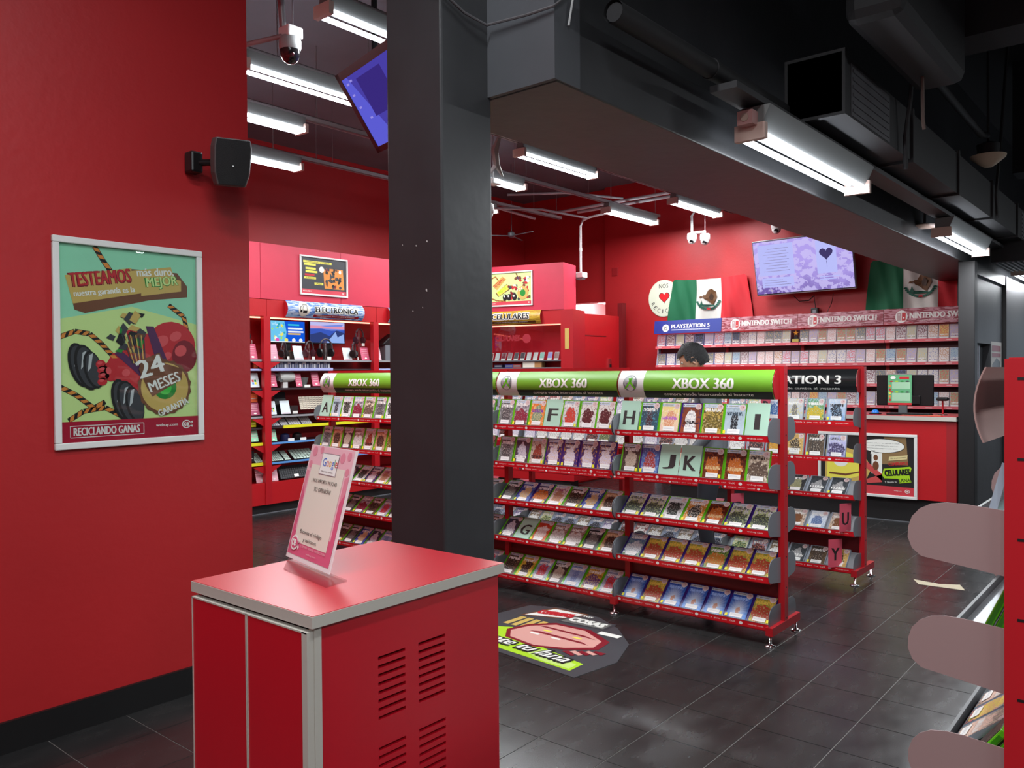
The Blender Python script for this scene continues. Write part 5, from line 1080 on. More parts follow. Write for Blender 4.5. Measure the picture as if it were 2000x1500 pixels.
t = thing('barcode_scanner', 'black barcode scanner on a red stand at counter right', 'scanner', (8.88, 1.93, 1.047)); MB().tube([(0, 0, 0), (0, 0, .14)], .008, 8).obj('stand', REDM, t); MB().box(-.05, .04, -.05, .05, .14, .175).obj('head', PLA, t, bevel=.012); MB().lathe([(.045, 0), (.04, .008)], 14).obj('base', PLA, t)
tag(MB().box(8.66, 8.74, 1.90, 2.25, 1.047, 1.052).obj('cloth_strip', M('orange_strip', (190, 100, 70), .6)), 'thin orange strip lying at the counter front right', 'strip')

# papers and hatch on the slate wall
T = frame((9.02, 1.659, 0), (1, 0, 0), (0, 0, 1))
def wall_paper(x, z, w, h, label, kind, m_):
    t = thing('paper_notice', label, 'notice', T=frame((x, 1.658, z), (1, 0, 0), (0, 0, 1))); MB().box(0, w, 0, h, -.001, .0).obj('sheet', m_, t); m = MB()
    if kind == 0:
        for k in range(9): m.poly(rect(.01, w - .01, .02 + k * h / 9.5, .02 + k * h / 9.5 + .004), .001, PGY); m.poly(rect(.01, w * .5, .03 + k * h / 9.5, .03 + k * h / 9.5 + .014), .001, LIME)
    else:
        m.poly(rect(.04, w - .06, h - .1, h - .04), .001, PDR); m.poly(rect(.04, w - .06, h - .16, h - .12), .001, PDR); m.poly([(.05, h * .35), (w * .8, h * .38), (w * .85, h * .65), (w * .5, h * .72), (.06, h * .6)], .001, PGY)
        for k in range(6): m.poly(rect(.05, w - .08, .05 + k * .035, .055 + k * .035), .001, PGY)
    m.obj('print', None, t)
wall_paper(8.745, 1.40, .25, .33, 'narrow lined list taped left of the slate wall hatch', 0, PAP)
wall_paper(9.72, 1.18, .58, .60, 'tall grey notice with dark red heading right of the hatch', 1, M('old_paper', (190, 188, 184), .6))
t = thing('hatch_picture', 'faded brownish print inside the slate wall hatch', 'picture', T=frame((9.03, 1.72, 1.37), (1, 0, 0), (0, 0, 1))); MB().box(0, .42, 0, .36, -.002, 0).obj('print', art('hatch_print', (110, 100, 110), (90, 80, 90), (120, 90, 70), (140, 130, 140), W=.4, H=.36, seed=95, title=None), t); MB().box(.41, .43, -.01, .36, -.004, .002).obj('acrylic_edge', ALU, t)

# ================================================================== person between the racks
def person():
    """adult standing between the racks, facing the rear of the green-signed rack, head bent down and turned left"""
    hd = Vector((-.42, .9, 0)).normalized(); sd = Vector((hd.y, -hd.x, 0)); o0 = Vector((5.30, 2.64, 0))
    P = lambda f, s, z: o0 + hd * f + sd * s + Vector((0, 0, z))
    t = thing('person', 'person with short black hair in grey clothes, head bent, between the two racks', 'person', tuple(o0))
    V = []; E_ = []; Rr = []
    def v(p, r, par=None):
        V.append(tuple(p - o0)); Rr.append(r)
        if par is not None: E_.append((par, len(V) - 1))
        return len(V) - 1
    pel = v(P(-.02, 0, .90), (.15, .12)); w_ = v(P(-.01, 0, 1.05), (.135, .10), pel); ch = v(P(.0, 0, 1.25), (.155, .11), w_); nk0 = v(P(.01, 0, 1.40), (.10, .08), ch); nk = v(P(.035, 0, 1.47), (.056, .056), nk0); hb = v(P(.07, 0, 1.53), (.055, .055), nk)
    for s in (-1, 1):
        h = v(P(-.02, .09 * s, .84), (.09, .09), pel); k = v(P(.03, .1 * s, .48), (.058, .058), h); a = v(P(-.02, .1 * s, .10), (.042, .042), k); he = v(P(-.03, .1 * s, .045), (.04, .04), a); v(P(.14, .12 * s, .03), (.035, .028), he)
        sh = v(P(.0, .19 * s, 1.36), (.062, .062), ch); el = v(P(-.03, .225 * s, 1.09), (.044, .044), sh); wr = v(P(.14, .18 * s, .895), (.029, .029), el); pa = v(P(.205, .165 * s, .875), (.036, .02), wr)
        for q, (ds, ln) in enumerate(((-.03, .062), (-.011, .074), (.009, .07), (.029, .055))):
            b_ = v(P(.24, (.16 + ds) * s, .868), (.0095, .0095), pa); c_ = v(P(.24 + ln * .5, (.16 + ds) * s, .858), (.0085, .0085), b_); v(P(.24 + ln * .85, (.16 + ds) * s, .835), (.0075, .0075), c_)
        b_ = v(P(.19, .115 * s, .88), (.011, .011), pa); v(P(.225, .10 * s, .865), (.009, .009), b_)
    me = bpy.data.meshes.new('body'); me.from_pydata(V, E_, []); o = bpy.data.objects.new('body', me); C.objects.link(o)
    sk = o.modifiers.new('s', 'SKIN'); 
    for i, r in enumerate(Rr): me.skin_vertices[0].data[i].radius = r
    me.skin_vertices[0].data[0].use_root = True
    sb = o.modifiers.new('b', 'SUBSURF'); sb.levels = 2; sb.render_levels = 2
    bpy.context.view_layer.update(); m2 = bpy.data.meshes.new_from_object(o.evaluated_get(bpy.context.evaluated_depsgraph_get()))
    bpy.data.objects.remove(o); SK = M('skin', (196, 148, 120), .5); SH = M('grey_shirt', (98, 102, 108), .85, bump=.3, bscale=20); TR = M('dark_trousers', (40, 42, 50), .85); SHO = M('shoe_black', (24, 24, 26), .5)
    for m_ in (SK, SH, TR, SHO): m2.materials.append(m_)
    for p in m2.polygons:
        c = p.center; rad = (Vector((c.x, c.y, 0))).length
        lateral = abs(Vector((c.x, c.y, 0)).dot(sd)); fwd_ = Vector((c.x, c.y, 0)).dot(hd)
        if c.z < .085: p.material_index = 3
        elif c.z < .88 and fwd_ < .125: p.material_index = 2
        elif c.z > 1.455: p.material_index = 0
        elif fwd_ > .125 and c.z < .95: p.material_index = 0
        else: p.material_index = 1
        p.use_smooth = True
    b = bpy.data.objects.new('body', m2); C.objects.link(b); b.parent = t
    # head: bent forward, turned
    hc = P(.10, 0, 1.585) - o0
    Hm = frame(hc, sd, Vector((0, 0, 1)) * .86 + hd * .5)           # x right ear side, y up, z = ... 
    # local axes: x = to the person's right, y = crown, z = normal (x cross y)
    def headpt(th, ph, k=1.0):
        x = .074 * math.sin(th) * math.cos(ph); y = .108 * math.cos(th); z = .094 * math.sin(th) * math.sin(ph); return [x * k, y * k, z * k]
    def shell(test, k, name, mat, fn=None):
        n, m_ = 28, 20; vs = []; fs = []
        for i in range(m_ + 1):
            for j in range(n):
                th = math.pi * i / m_; ph = 2 * math.pi * j / n; q = headpt(th, ph, k if not callable(k) else k(th, ph))
                if fn: q = fn(q, th, ph)
                vs.append(q)
        for i in range(m_):
            for j in range(n):
                if test(math.pi * (i + .5) / m_, 2 * math.pi * (j + .5) / n): fs.append((i * n + j, i * n + (j + 1) % n, (i + 1) * n + (j + 1) % n, (i + 1) * n + j))
        mb = MB(); mb.add(vs, fs, mat, True); ob = mb.obj(name, None, t, T=Hm); ob.modifiers.clear(); return ob
    fz = 1 if (Hm.to_3x3() @ Vector((0, 0, 1))).dot(hd) > 0 else -1
    def face(q, th, ph):
        x, y, z = q; f = z * fz
        if y < -.02 and f < 0: f *= .8                      # nape
        if y < -.05: x *= .80; f = f * .92 + .012           # jaw
        if f > .05 and abs(x) < .014 and -.035 < y < .015: f += .022 * (1 - abs(x) / .014) * (1 if y < -.015 else .6)    # nose
        if f > .05 and .0 < y < .022 and .014 < abs(x) < .045: f -= .007   # eye sockets
        if f > .05 and -.075 < y < -.06 and abs(x) < .03: f += .005  # lips
        return [x, y, f * fz]
    shell(lambda th, ph: True, 1.0, 'head', SK, face)
    HAIR = M('black_hair', (16, 15, 17), .55, bump=.8, bscale=160)
    def hr(th, ph): return 1.12 + .035 * math.sin(ph * 9 + th * 5) + .025 * math.sin(ph * 17 - th * 11)
    def hair_test(th, ph):
        q = headpt(th, ph); f = q[2] * fz
        if f > .035: return q[1] > .045
        if f > -.01: return q[1] > .0 - .02 * (f < .015)
        return q[1] > -.062
    shell(hair_test, hr, 'hair', HAIR)
    for s in (-1, 1):
        e = MB(); e.lathe([(.004, -.006), (.02, -.004), (.025, .0), (.020, .005), (.012, .002)], 12); e.obj('ear', SK, t, T=Hm @ Matrix.Translation((.076 * s, -.012, 0)) @ Matrix.Rotation(R(90 * s), 4, 'Y') @ Matrix.Diagonal((.7, 1.25, 1, 1)))
        MB().lathe([(.002, -.01), (.009, -.005), (.011, 0), (.009, .005), (.002, .01)], 10).obj('eye', M('eye_white', (225, 222, 215), .2), t, T=Hm @ Matrix.Translation((.03 * s, .01, .076 * fz)))
        MB().lathe([(.002, -.002), (.0045, 0), (.002, .002)], 8).obj('pupil', PLA, t, T=Hm @ Matrix.Translation((.03 * s, .01, .087 * fz)))
    MB().box(-.022, .022, -.068, -.0625, .0, .003, M('lips', (150, 84, 76), .5)).obj('mouth', None, t, T=Hm @ Matrix.Translation((0, 0, .083 * fz)))
person()

# ================================================================== electronics wall unit (faces -Y)
EY = 7.67
t = thing('electronics_shelving', 'long red wall shelving with blue curved sign holding electronics', 'shelving', (0, 0, 0))
m = MB(); m.box(2.35, 4.62, EY, 8.45, 2.3, 2.9); 
for a, b in ((2.35, 3.45), (3.452, 5.03), (5.032, 6.098), (6.10, 7.35), (7.352, 8.16)): MB().box(a, b - .004, EY, EY + .02, 2.305, 2.9).obj('fascia_panel', PINK, t)
MB().box(2.35, 8.16, EY + .02, EY + .5, 2.88, 2.9).obj('fascia_top', PINK, t)
for a, b in ((2.35, 3.65), (3.655, 5.10), (5.105, 6.635), (6.64, 8.16)): MB().box(a, b, EY + .004, EY + .03, 2.12, 2.3).obj('header_panel', RED, t)
for x in (3.62, 5.105, 6.625, 7.95): MB().box(x - .04, x + .04, EY, EY + .06, .1, 2.12).obj('post', REDM, t)
MB().box(2.35, 8.16, EY + .42, EY + .44, .3, 2.3).obj('back_board', RED, t)
for a, b in ((2.35, 3.65), (3.655, 5.10), (5.105, 6.635), (6.64, 8.16)): MB().box(a, b - .004, EY + .01, EY + .03, .1, .335).obj('plinth_panel', RED, t)
MB().box(2.35, 8.16, EY + .03, EY + .4, .30, .325).obj('base_board', REDM, t); MB().box(2.35, 8.16, EY + .04, EY + .06, 0, .1).obj('kick_board', MATS['kick_black'], t); MB().box(2.35, 8.16, EY + .03, EY + .04, 0, .008).obj('kick_bead', GRY, t)
LEDM = emitter('shelf_led', (255, 130, 110), 5)
for a, b in ((3.66, 5.06), (5.15, 6.58), (6.67, 7.9)): MB().box(a, b, EY + .06, EY + .075, 2.10, 2.115).obj('light_strip', LEDM, t)
ESH = M('shelf_glass_grey', (60, 50, 54), .3); YL = M('rail_yellow', (226, 222, 40), .4); BLR = M('rail_blue', (90, 150, 214), .4); LVR = M('rail_lavender', (170, 176, 222), .4)
for z, ral in ((1.655, M('rail_grey', (150, 150, 154), .4)), (1.555, LVR), (1.345, ESH), (1.045, M('rail_grey', (0, 0, 0))), (.925, YL), (.755, BLR), (.54, BLR)):
    for k, (a, b) in enumerate(((3.66, 5.06), (5.15, 6.58), (6.67, 7.9))):
        s = MB().box(a, b, EY + .05, EY + .40, z - .016, z).obj('shelf', ESH, t)
        if ral is LVR and k == 1: MB().box(a, 6.0, EY + .035, EY + .05, z - .02, z + .012).obj('rail', ral, s)
        elif ral is BLR and k == 0: MB().box(a, b, EY + .035, EY + .05, z - .02, z + .012).obj('rail', YL, s)
        elif ral is YL and k == 1: MB().box(5.32, b, EY + .035, EY + .05, z - .02, z + .012).obj('rail', ral, s)
        elif ral is not YL or k: MB().box(a, b, EY + .04, EY + .05, z - .018, z + .003).obj('rail', ral, s)
for x in (5.105,):
    for z in (1.65, 1.34, 1.04, .75, .53):
        for s in (-1, 1): MB().prism([(0, 0), (s * .14, 0), (0, -.08)], -.003, .003, T=Matrix(((1, 0, 0, x + s * .04), (0, 0, -1, EY + .03), (0, 1, 0, z - .02), (0, 0, 0, 1)))).obj('shelf_bracket', REDM, t)
def banner(t, T, L, Hh, base, strip, icon, word, wcol, wcx, wW, out):
    """curved, bulging banner in the frame T; text across"""
    fn = lambda u, v, l: (u, v, .012 + .05 * math.sin(math.pi * min(1, max(0, v / Hh))) + l + .0)
    def q(mb, u0, u1, v0, v1, l, mt, n=8):
        vs = []; 
        for i in range(n + 1): v = v0 + (v1 - v0) * i / n; vs += [fn(u0, v, l), fn(u1, v, l)]
        mb.add(vs, [(2 * i, 2 * i + 1, 2 * i + 3, 2 * i + 2) for i in range(n)], mt, True)
    m = MB(); q(m, 0, L, 0, Hh, 0, base, 12); o = m.obj('sign_panel', None, t, T=T)
    for u in (0, L): MB().add([(u, 0, .0)] + [fn(u, Hh * k / 8, -.001) for k in range(9)] + [(u, Hh, 0)], [tuple(range(11))], REDM).obj('end_plate', None, t, T=T)
    d = MB(); q(d, L * strip[0], L * strip[1], .0 + .012, .04, .0015, strip[2], 3)
    if icon:
        for k in range(14):
            ta, tb = math.pi * (k / 14 - .5), math.pi * ((k + 1) / 14 - .5); ya, yb = Hh * (.52 + .46 * math.sin(ta)), Hh * (.52 + .46 * math.sin(tb)); ra, rb = Hh * .43 * math.cos(ta), Hh * .43 * math.cos(tb)
            d.add([fn(L * .2 - ra, ya, .003), fn(L * .2 + ra, ya, .003), fn(L * .2 + rb, yb, .003), fn(L * .2 - rb, yb, .003)], [(0, 1, 2, 3)], CREAM)
        for r_, mt in ((rect(L * .185, L * .235, Hh * .28, Hh * .8), BTX), (rect(L * .19, L * .228, Hh * .42, Hh * .76), CREAM), (rect(L * .15, L * .175, Hh * .3, Hh * .66), BTX), (rect(L * .155, L * .17, Hh * .45, Hh * .62), CREAM)):
            (xa, ya), (xb, yb) = r_[0], r_[2]; q(d, xa, xb, ya, yb, .004 if mt is BTX else .005, mt, 5)
    put_text(d, word, L * wcx, Hh * .58, L * wW, Hh * .46, .0042, mat=PW, bold=.085, fn=fn); put_text(d, word, L * wcx, Hh * .58, L * wW, Hh * .42, .0055, mat=wcol, bold=.045, fn=fn)
    put_text(d, 'compra vende intercambia al instante', L * wcx, .026, L * wW * .9, .016, .003, mat=PW, fn=fn, res=1)
    d.obj('lettering', None, o); return o
banner(t, frame((5.325, EY - .004, 2.125), (1, 0, 0), (0, 0, 1)), 1.07, .18, art('sign_denim', (90, 130, 190), (60, 100, 170), (150, 190, 230), (206, 220, 236), W=1, H=.18, seed=97, style='crowd', title=None), (.33, .93, M('strip_red', (150, 16, 34), .4)), True, 'ELECTRÓNICA', BTX, .62, .56, .06)
banner(t, frame((6.80, EY - .004, 2.125), (1, 0, 0), (0, 0, 1)), 1.07, .18, MATS['sign_denim'], (.33, .93, MATS['strip_red']), True, 'ELECTRÓNICA', BTX, .62, .56, .06)
T = frame((5.522, EY - .003, 2.38), (1, 0, 0), (0, 0, 1)); t2 = thing('framed_poster', 'framed dark poster with yellow captions above the blue electronics sign', 'poster', T=T); poster_frame(t2, .666, .445, .018, .02)
a_ = MB(); w0, h0 = .626, .405; a_.poly(rect(0, w0, 0, h0), .003, PGY); a_.poly(rect(0, w0, 0, .05), .0036, M('print_rose', (206, 70, 84), .4)); a_.poly([(.32, .07), (.3, .3), (.58, .3), (.6, .07)], .0034, POR)
for y, x0, x1 in ((.345, .03, .42), (.315, .04, .2), (.27, .06, .2), (.235, .06, .22), (.165, .04, .2), (.105, .18, .3)): a_.poly(rect(x0, x1, y, y + .024), .0038, PYE)
for y, x0, x1, s_ in ((.345, .05, .40, 'CONSIGUE MÁS QUE NADIE'), (.165, .05, .19, 'PUEBLAS'), (.105, .19, .29, 'LANA!')): put_text(a_, s_, (x0 + x1) / 2, y + .012, x1 - x0 - .02, .016, .0044, mat=BTX, bold=.02, res=1)
a_.poly(rect(.05, .18, .2, .222), .0038, PRD); a_.poly(ell(.28, .28, .035, .035, 16), .0044, PW); put_text(a_, 'RECICLANDO', .08, .028, .11, .015, .0044, mat=PW, res=1); cex_logo(a_, .58, .025, .011, .0044, PW, PRD)
rr = random.Random(8)
for k in range(34): x, y = rr.uniform(.33, .55), rr.uniform(.08, .3); a_.poly([(x + rr.uniform(.008, .03) * math.cos(q_), y + rr.uniform(.008, .03) * math.sin(q_)) for q_ in [h * math.pi / 3 for h in range(6)]], .0044 + k * .00003, rr.choice([BTX, PGY, PBR, PDR, PW, PGY, BTX]))
a_.obj('print', None, t2, T=Matrix.Translation((.02, .02, 0)))

def info_card(x, z, w, h, label, mat, tilt=.28, y=EY + .07, kind=0, group='small cards on the electronics shelves'):
    T = frame((x, y, z), (1, 0, 0), (0, tilt, 1)); t = thing('info_card', label, 'card', T=T, group=group); MB().box(0, w, 0, h, -.003, 0).obj('sheet', mat, t); m = MB()
    if kind == 0:
        for k in range(4): m.poly(rect(w * .15, w * .85, h * (.8 - k * .14), h * (.84 - k * .14)), .001, PK2)
        m.poly(ell(w * .55, h * .15, w * .16, h * .06, 10), .001, PW)
    elif kind == 1: m.poly(rect(w * .1, w * .9, h * .04, h * .08), .001, PK)
    elif kind == 2:
        for (i, j, c_) in ((0, 1, PRD), (1, 1, PGN), (0, 0, BLR), (1, 0, YEL)): m.poly(rect(w * (.3 + .24 * i), w * (.5 + .24 * i), h * (.2 + .17 * j), h * (.35 + .17 * j)), .001, c_)
    m.obj('print', None, t); return t
PC = M('pink_card_print', (206, 90, 120), .5); WB = M('white_bluish_card', (214, 226, 230), .5)
for x, z, w, h, lb, mt, kd in ((5.01 - .1, 1.66, .12, .17, 'pink notice card left of the first red post, top shelf', PC, 0), (5.19, 1.66, .10, .17, 'pink striped card right of the first red post, top shelf', M('pale_pink_card', (222, 160, 180), .5), 0),
        (5.50, 1.66, .12, .16, 'white leaflet below the bright blue monitor', WB, 1), (6.19, 1.66, .12, .15, 'white leaflet below the mountain monitor', WB, 1), (6.46, 1.66, .12, .16, 'pink notice card by the second red post, top shelf', PC, 0), (6.68, 1.66, .09, .16, 'pink and white card right of the second red post', PK2, 0),
        (4.93, 1.36, .12, .16, 'white card with four coloured squares left of the first post', WB, 2), (5.17, 1.36, .10, .16, 'pink card beside the white headset', PC, 0), (5.17, 1.06, .09, .15, 'white card with coloured squares right of the first post', WB, 2),
        (5.32, 1.06, .12, .15, 'white leaflet leaning on the black stand', WB, 1), (5.52, 1.36, .08, .15, 'pink card between white headset and grey cup', PC, 0), (5.74, 1.36, .1, .16, 'pink card right of the grey cup device', PC, 0),
        (4.93, 1.06, .12, .14, 'magenta notice card left of the first post, card shelf', M('magenta_card', (176, 80, 110), .5), 0), (5.0, .335, .12, .15, 'pink notice card on the base board left of the post', PK2, 0), (5.17, .335, .10, .15, 'pink notice card on the base board right of the post', PK2, 0),
        (4.93, .78, .10, .12, 'dim green card on the lower left shelf', PG1, 0), (5.17, .77, .09, .13, 'green tinted card on the lower shelf right of the post', PG1, 0)):
    info_card(x, z, w, h, lb, mt, kind=kd)
def screen_set(x0, x1, z0, z1, label, pic):
    t = thing('display_monitor', label, 'monitor', T=frame((x0, EY + .20, z0), (1, 0, 0), (0, 0, 1))); w, h = x1 - x0, z1 - z0
    MB().box(0, w, 0, h, -.025, 0).obj('casing', PLA, t, bevel=.003); pic(MB(), w, h).obj('picture', None, t)
    MB().box(w * .4, w * .6, -(z0 - 1.66), .02, -.03, -.015).obj('stand', PLA, t)
EM = lambda n, c, s=1.0: emitter('em_' + n, c, s)
def pic1(m, w, h):
    m.poly(rect(.01, w - .01, .012, h - .008), .001, EM('blue', (20, 90, 220))); m.poly([(.01, .012), (w * .42, .012), (w * .46, h * .5), (w * .4, h - .008), (.01, h - .008)], .002, EM('sky', (110, 200, 240)))
    r = random.Random(2)
    for k in range(22): x, y = r.uniform(.02, w * .4), r.uniform(.03, h - .03); m.poly(ell(x, y, r.uniform(.008, .025), r.uniform(.006, .02), 7, r.random() * 3), .0025 + k * 1e-5, EM(*r.choice([('lime', (170, 230, 90)), ('white', (240, 246, 250)), ('teal', (60, 170, 190)), ('yel', (240, 230, 110)), ('sky2', (160, 220, 250))])))
    for y, x1, c in ((.78, .82, ('cyan', (60, 200, 220))), (.62, .92, ('white', 0)), (.48, .94, ('white', 0)), (.38, .86, ('gold', (236, 196, 90)))): m.poly(rect(w * .5, w * x1, h * y, h * (y + .07)), .003, EM(*c))
    for x, c in ((.2, ('mag', (230, 90, 190))), (.45, ('yel', 0)), (.66, ('white', 0)), (.86, ('white', 0))): m.poly(ell(w * x, h * .14, .025, .022, 10), .003, EM(*c))
    m.poly(rect(.01, w - .01, .012, .022), .0035, EM('white', 0)); return m
def pic2(m, w, h):
    m.poly(rect(.008, w - .008, .012, h - .008), .001, EM('peri', (120, 140, 226))); m.poly(rect(.008, w - .008, h * .68, h * .80), .0015, EM('rose', (226, 150, 180))); m.poly(rect(.008, w - .008, h * .8, h - .008), .0015, EM('pale', (190, 190, 240)))
    m.poly([(.008, h * .65), (w * .3, h * .68), (w * .6, h * .6), (w - .008, h * .64), (w - .008, .012), (.008, .012)], .002, EM('navy', (60, 90, 190))); m.poly([(.008, h * .4), (w * .3, h * .52), (w * .55, h * .35), (w * .75, h * .62), (w - .008, h * .5), (w - .008, .012), (.008, .012)], .0025, EM('slate', (50, 64, 120)))
    m.poly([(w * .45, .012), (w * .6, h * .3), (w * .72, h * .55), (w * .78, h * .3), (w * .95, h * .45), (w * .98, .012)], .003, EM('ice', (150, 180, 240))); m.poly([(w * .3, h * .8), (w * .95, h * .9), (w * .9, h * .8), (w * .5, h * .76)], .003, EM('peri', 0)); return m
screen_set(5.27, 5.74, 1.845, 2.10, 'monitor with bright blue and yellow picture on the electronics shelf', pic1)
screen_set(5.80, 6.31, 1.85, 2.11, 'monitor with blue mountain picture on the electronics shelf', pic2)
def headphones(x, z, r, label, col=PLA, yaw=0, y=EY + .1, tilt=0):
    t = thing('headphones', label, 'headphones', (x, y, z), R(yaw), 'headphones on the electronics shelf')
    MB().tube([(r * .9 * math.cos(a), 0, r * 1.2 + r * .9 * math.sin(a)) for a in [R(-25 + k * 230 / 12) for k in range(13)]], r * .09, 8).obj('headband', M('band_grey', (70, 66, 70), .4), t)
    for s in (-1, 1): MB().lathe([(r * .12, -.02), (r * .36, -.018), (r * .4, 0), (r * .3, .018)], 14).obj('ear_cup', col, t, T=Matrix.Translation((s * r * .82, 0, r * .72)) @ Matrix.Rotation(R(90 + 8 * s), 4, 'Y') @ Matrix.Scale(1.2, 4, (1, 0, 0)))
    MB().tube([(0, .01, 0), (0, .012, r * 1.0), (0, .01, r * 1.95)], [r * .3, r * .22, r * .2], 10).obj('stand', ACRY, t); MB().box(-r * .5, r * .5, -.03, .05, -.0, .004).obj('stand_foot', ACRY, t)
    MB().box(-.03, .035, -.05, -.048, .0, .035).obj('price_tag', PAP, t); return t
headphones(5.38, 1.66, .09, 'dark headphones at left in front of the blue monitor', yaw=35)
headphones(5.72, 1.66, .10, 'dark red-tinted headphones between the two monitors', M('maroon_plastic', (66, 26, 34), .35), yaw=25)
headphones(5.95, 1.66, .115, 'largest black headphones in front of the mountain monitor', yaw=10)
headphones(6.36, 1.66, .10, 'headphones on a clear stand right of the mountain monitor', yaw=40)
headphones(6.50, 1.83, .10, 'headphones raised on a clear box by the second post', M('maroon_plastic', (0, 0, 0)), yaw=20, y=EY + .16); t = thing('display_riser', 'clear acrylic riser under the raised headphones', 'stand', (6.5, EY + .16, 1.66)); MB().box(-.07, .07, -.05, .05, 0, .168).obj('block', ACRY, t)
headphones(4.96, 1.83, .10, 'black headphones hanging left of the first red post', yaw=60, y=EY + .16); t = thing('display_riser', 'clear acrylic riser left of the first red post', 'stand', (4.96, EY + .2, 1.66)); MB().box(-.05, .05, -.04, .04, 0, .168).obj('block', ACRY, t)
t = thing('brown_box', 'small dark brown open box under the blue monitor', 'box', (5.51, EY + .17, 1.66)); MB().box(-.05, .03, -.04, .04, 0, .09).obj('body', M('brown_card', (60, 44, 36), .6), t); MB().box(-.055, .035, -.045, .045, .09, .10).obj('lid', PBR, t)
t = thing('helmet_box', 'grey box with a black cap on top right of the second post', 'box', (6.93, EY + .14, 1.66)); MB().box(-.09, .15, -.06, .06, 0, .2).obj('body', GRY, t); MB().prism([(-.15, .19), (-.05, .27), (.05, .33), (.16, .34), (.16, .2)], -.07, .07, T=Matrix(((1, 0, 0, 0), (0, 0, -1, 0), (0, 1, 0, 0), (0, 0, 0, 1)))).obj('cap', PLA, t, bevel=.01)
# VR headset, cup device
VRS = 1.0
t = thing('vr_headset', 'white goggles-like headset on a stand on the second electronics shelf', 'headset', (5.38, EY + .14, 1.347))
m = MB(); Tt = Matrix.Translation((.05, 0, .12)) @ Matrix.Rotation(R(90), 4, 'Y'); m.lathe([(.02, -.10), (.05, -.095), (.06, -.06), (.058, .05), (.05, .09), (.02, .10)], 16, None, Tt); m.obj('visor', M('headset_white', (206, 210, 204), .35), t)
MB().tube([(-.05, .0, .14), (-.12, .0, .15), (-.17, .02, .12), (-.16, .03, .09), (-.08, .02, .07)], .02, 8).obj('strap', M('headset_grey', (150, 152, 150), .5), t); MB().box(.0, .06, -.02, .03, 0, .07).obj('stand', WHT, t); MB().lathe([(.03, 0), (.03, .006)], 12).obj('lens', PLA, t, T=Matrix.Translation((-.05, -.04, .09)) @ Matrix.Rotation(R(70), 4, 'X'))
t = thing('cup_device', 'dark grey cup-shaped device on the second electronics shelf', 'device', (5.66, EY + .15, 1.347)); MB().lathe([(.03, 0), (.05, .05), (.065, .11), (.055, .112), (.04, .06)], 12).obj('cup', M('device_grey', (110, 114, 112), .4), t); MB().box(-.02, .06, -.06, -.058, 0, .03).obj('price_tag', PAP, t)
# boxed small items
r4 = random.Random(31)
BXC = [M('box_slate', (90, 96, 120), .4), M('box_white', (206, 206, 206), .4), M('box_navy', (60, 66, 100), .4), M('box_grey', (150, 150, 160), .4)]
for k in range(17):
    x = 5.17 + k * .049; t = thing('memory_box', 'thin %s box, %s in the row of small boxes above the lavender rail' % (['slate', 'white', 'navy', 'grey'][k % 4], ['1st', '2nd', '3rd', '4th', '5th', '6th', '7th', '8th', '9th', '10th', '11th', '12th', '13th', '14th', '15th', '16th', '17th'][k]), 'box', (x, EY + .08, 1.556), 0, 'small boxes above the lavender rail')
    MB().box(0, .042, 0, .05, 0, .075).obj('box', BXC[k % 4], t); MB().box(.006, .03, -.001, 0, .01, .055).obj('front_print', BXC[(k + 1) % 4], t)
for k in range(9):
    T = frame((5.58 + k * .045, EY + .08, 1.1), (1, 0, 0), (.25, .3, 1)); t = thing('cable_pack', 'cream packet leaning, %s in the row on the card shelf' % ORD[k], 'packet', T=T, group='cream packets on the card shelf')
    MB().box(0, .04, 0, .15, -.006, 0).obj('packet', M('packet_cream', (206, 196, 176), .5), t); m = MB()
    for q_ in range(6): m.poly(rect(.004, .036, .015 + q_ * .022, .024 + q_ * .022), .001, M('packet_ink', (110, 100, 92), .5))
    m.obj('print', None, t)
t = thing('tablet_stand', 'black tablet standing behind the white leaflet', 'tablet', T=frame((5.30, EY + .13, 1.048), (1, 0, 0), (.0, .25, 1))); MB().box(0, .15, 0, .26, -.012, 0).obj('body', PLA, t, bevel=.004)
t = thing('camera_box', 'dark small box with white tag on the card shelf', 'box', (5.50, EY + .12, 1.047)); MB().box(-.04, .05, -.03, .03, 0, .1).obj('body', M('dark_brown_box', (40, 26, 26), .5), t); MB().box(-.02, .045, -.032, -.03, .01, .04).obj('price_tag', PAP, t)
def calc(x, z, w, d, label, base, key, cols, rows, tl=.9, y=EY + .07, cat='keyboard', nm='keyboard', grp='keyboards on the lower electronics shelves'):
    T = frame((x, y, z), (1, 0, 0), (0, 1, tl)); t = thing(nm, label, cat, T=T, group=grp); MB().box(0, w, 0, d, -.012, 0).obj('body', base, t)
    m = MB(); cw, ch_ = (w - .008) / cols, (d - .008) / rows
    for i in range(cols):
        for j in range(rows): m.box(.004 + i * cw, .004 + (i + .8) * cw, .004 + j * ch_, .004 + (j + .78) * ch_, 0, .004)
    o = m.obj('keys', key, t); o['kind'] = 'stuff'; return t
KW = M('keys_white', (206, 206, 210), .4); KD = M('keys_dark', (40, 42, 46), .4); KG = M('keys_pale_green', (190, 210, 196), .4); KB = M('keyboard_dark', (30, 34, 36), .5); KS = M('keyboard_slate', (96, 100, 116), .5)
for x, w, lb in ((5.17, .13, 'slate keypad, leftmost above the yellow rail'), (5.31, .10, 'narrow dark keypad above the yellow rail'), (5.42, .16, 'wide white-keyed keypad above the yellow rail'), (5.59, .14, 'white-keyed keypad, rightmost above the yellow rail')): calc(x, .935, w, .13, lb, KS, KW, 5, 5)
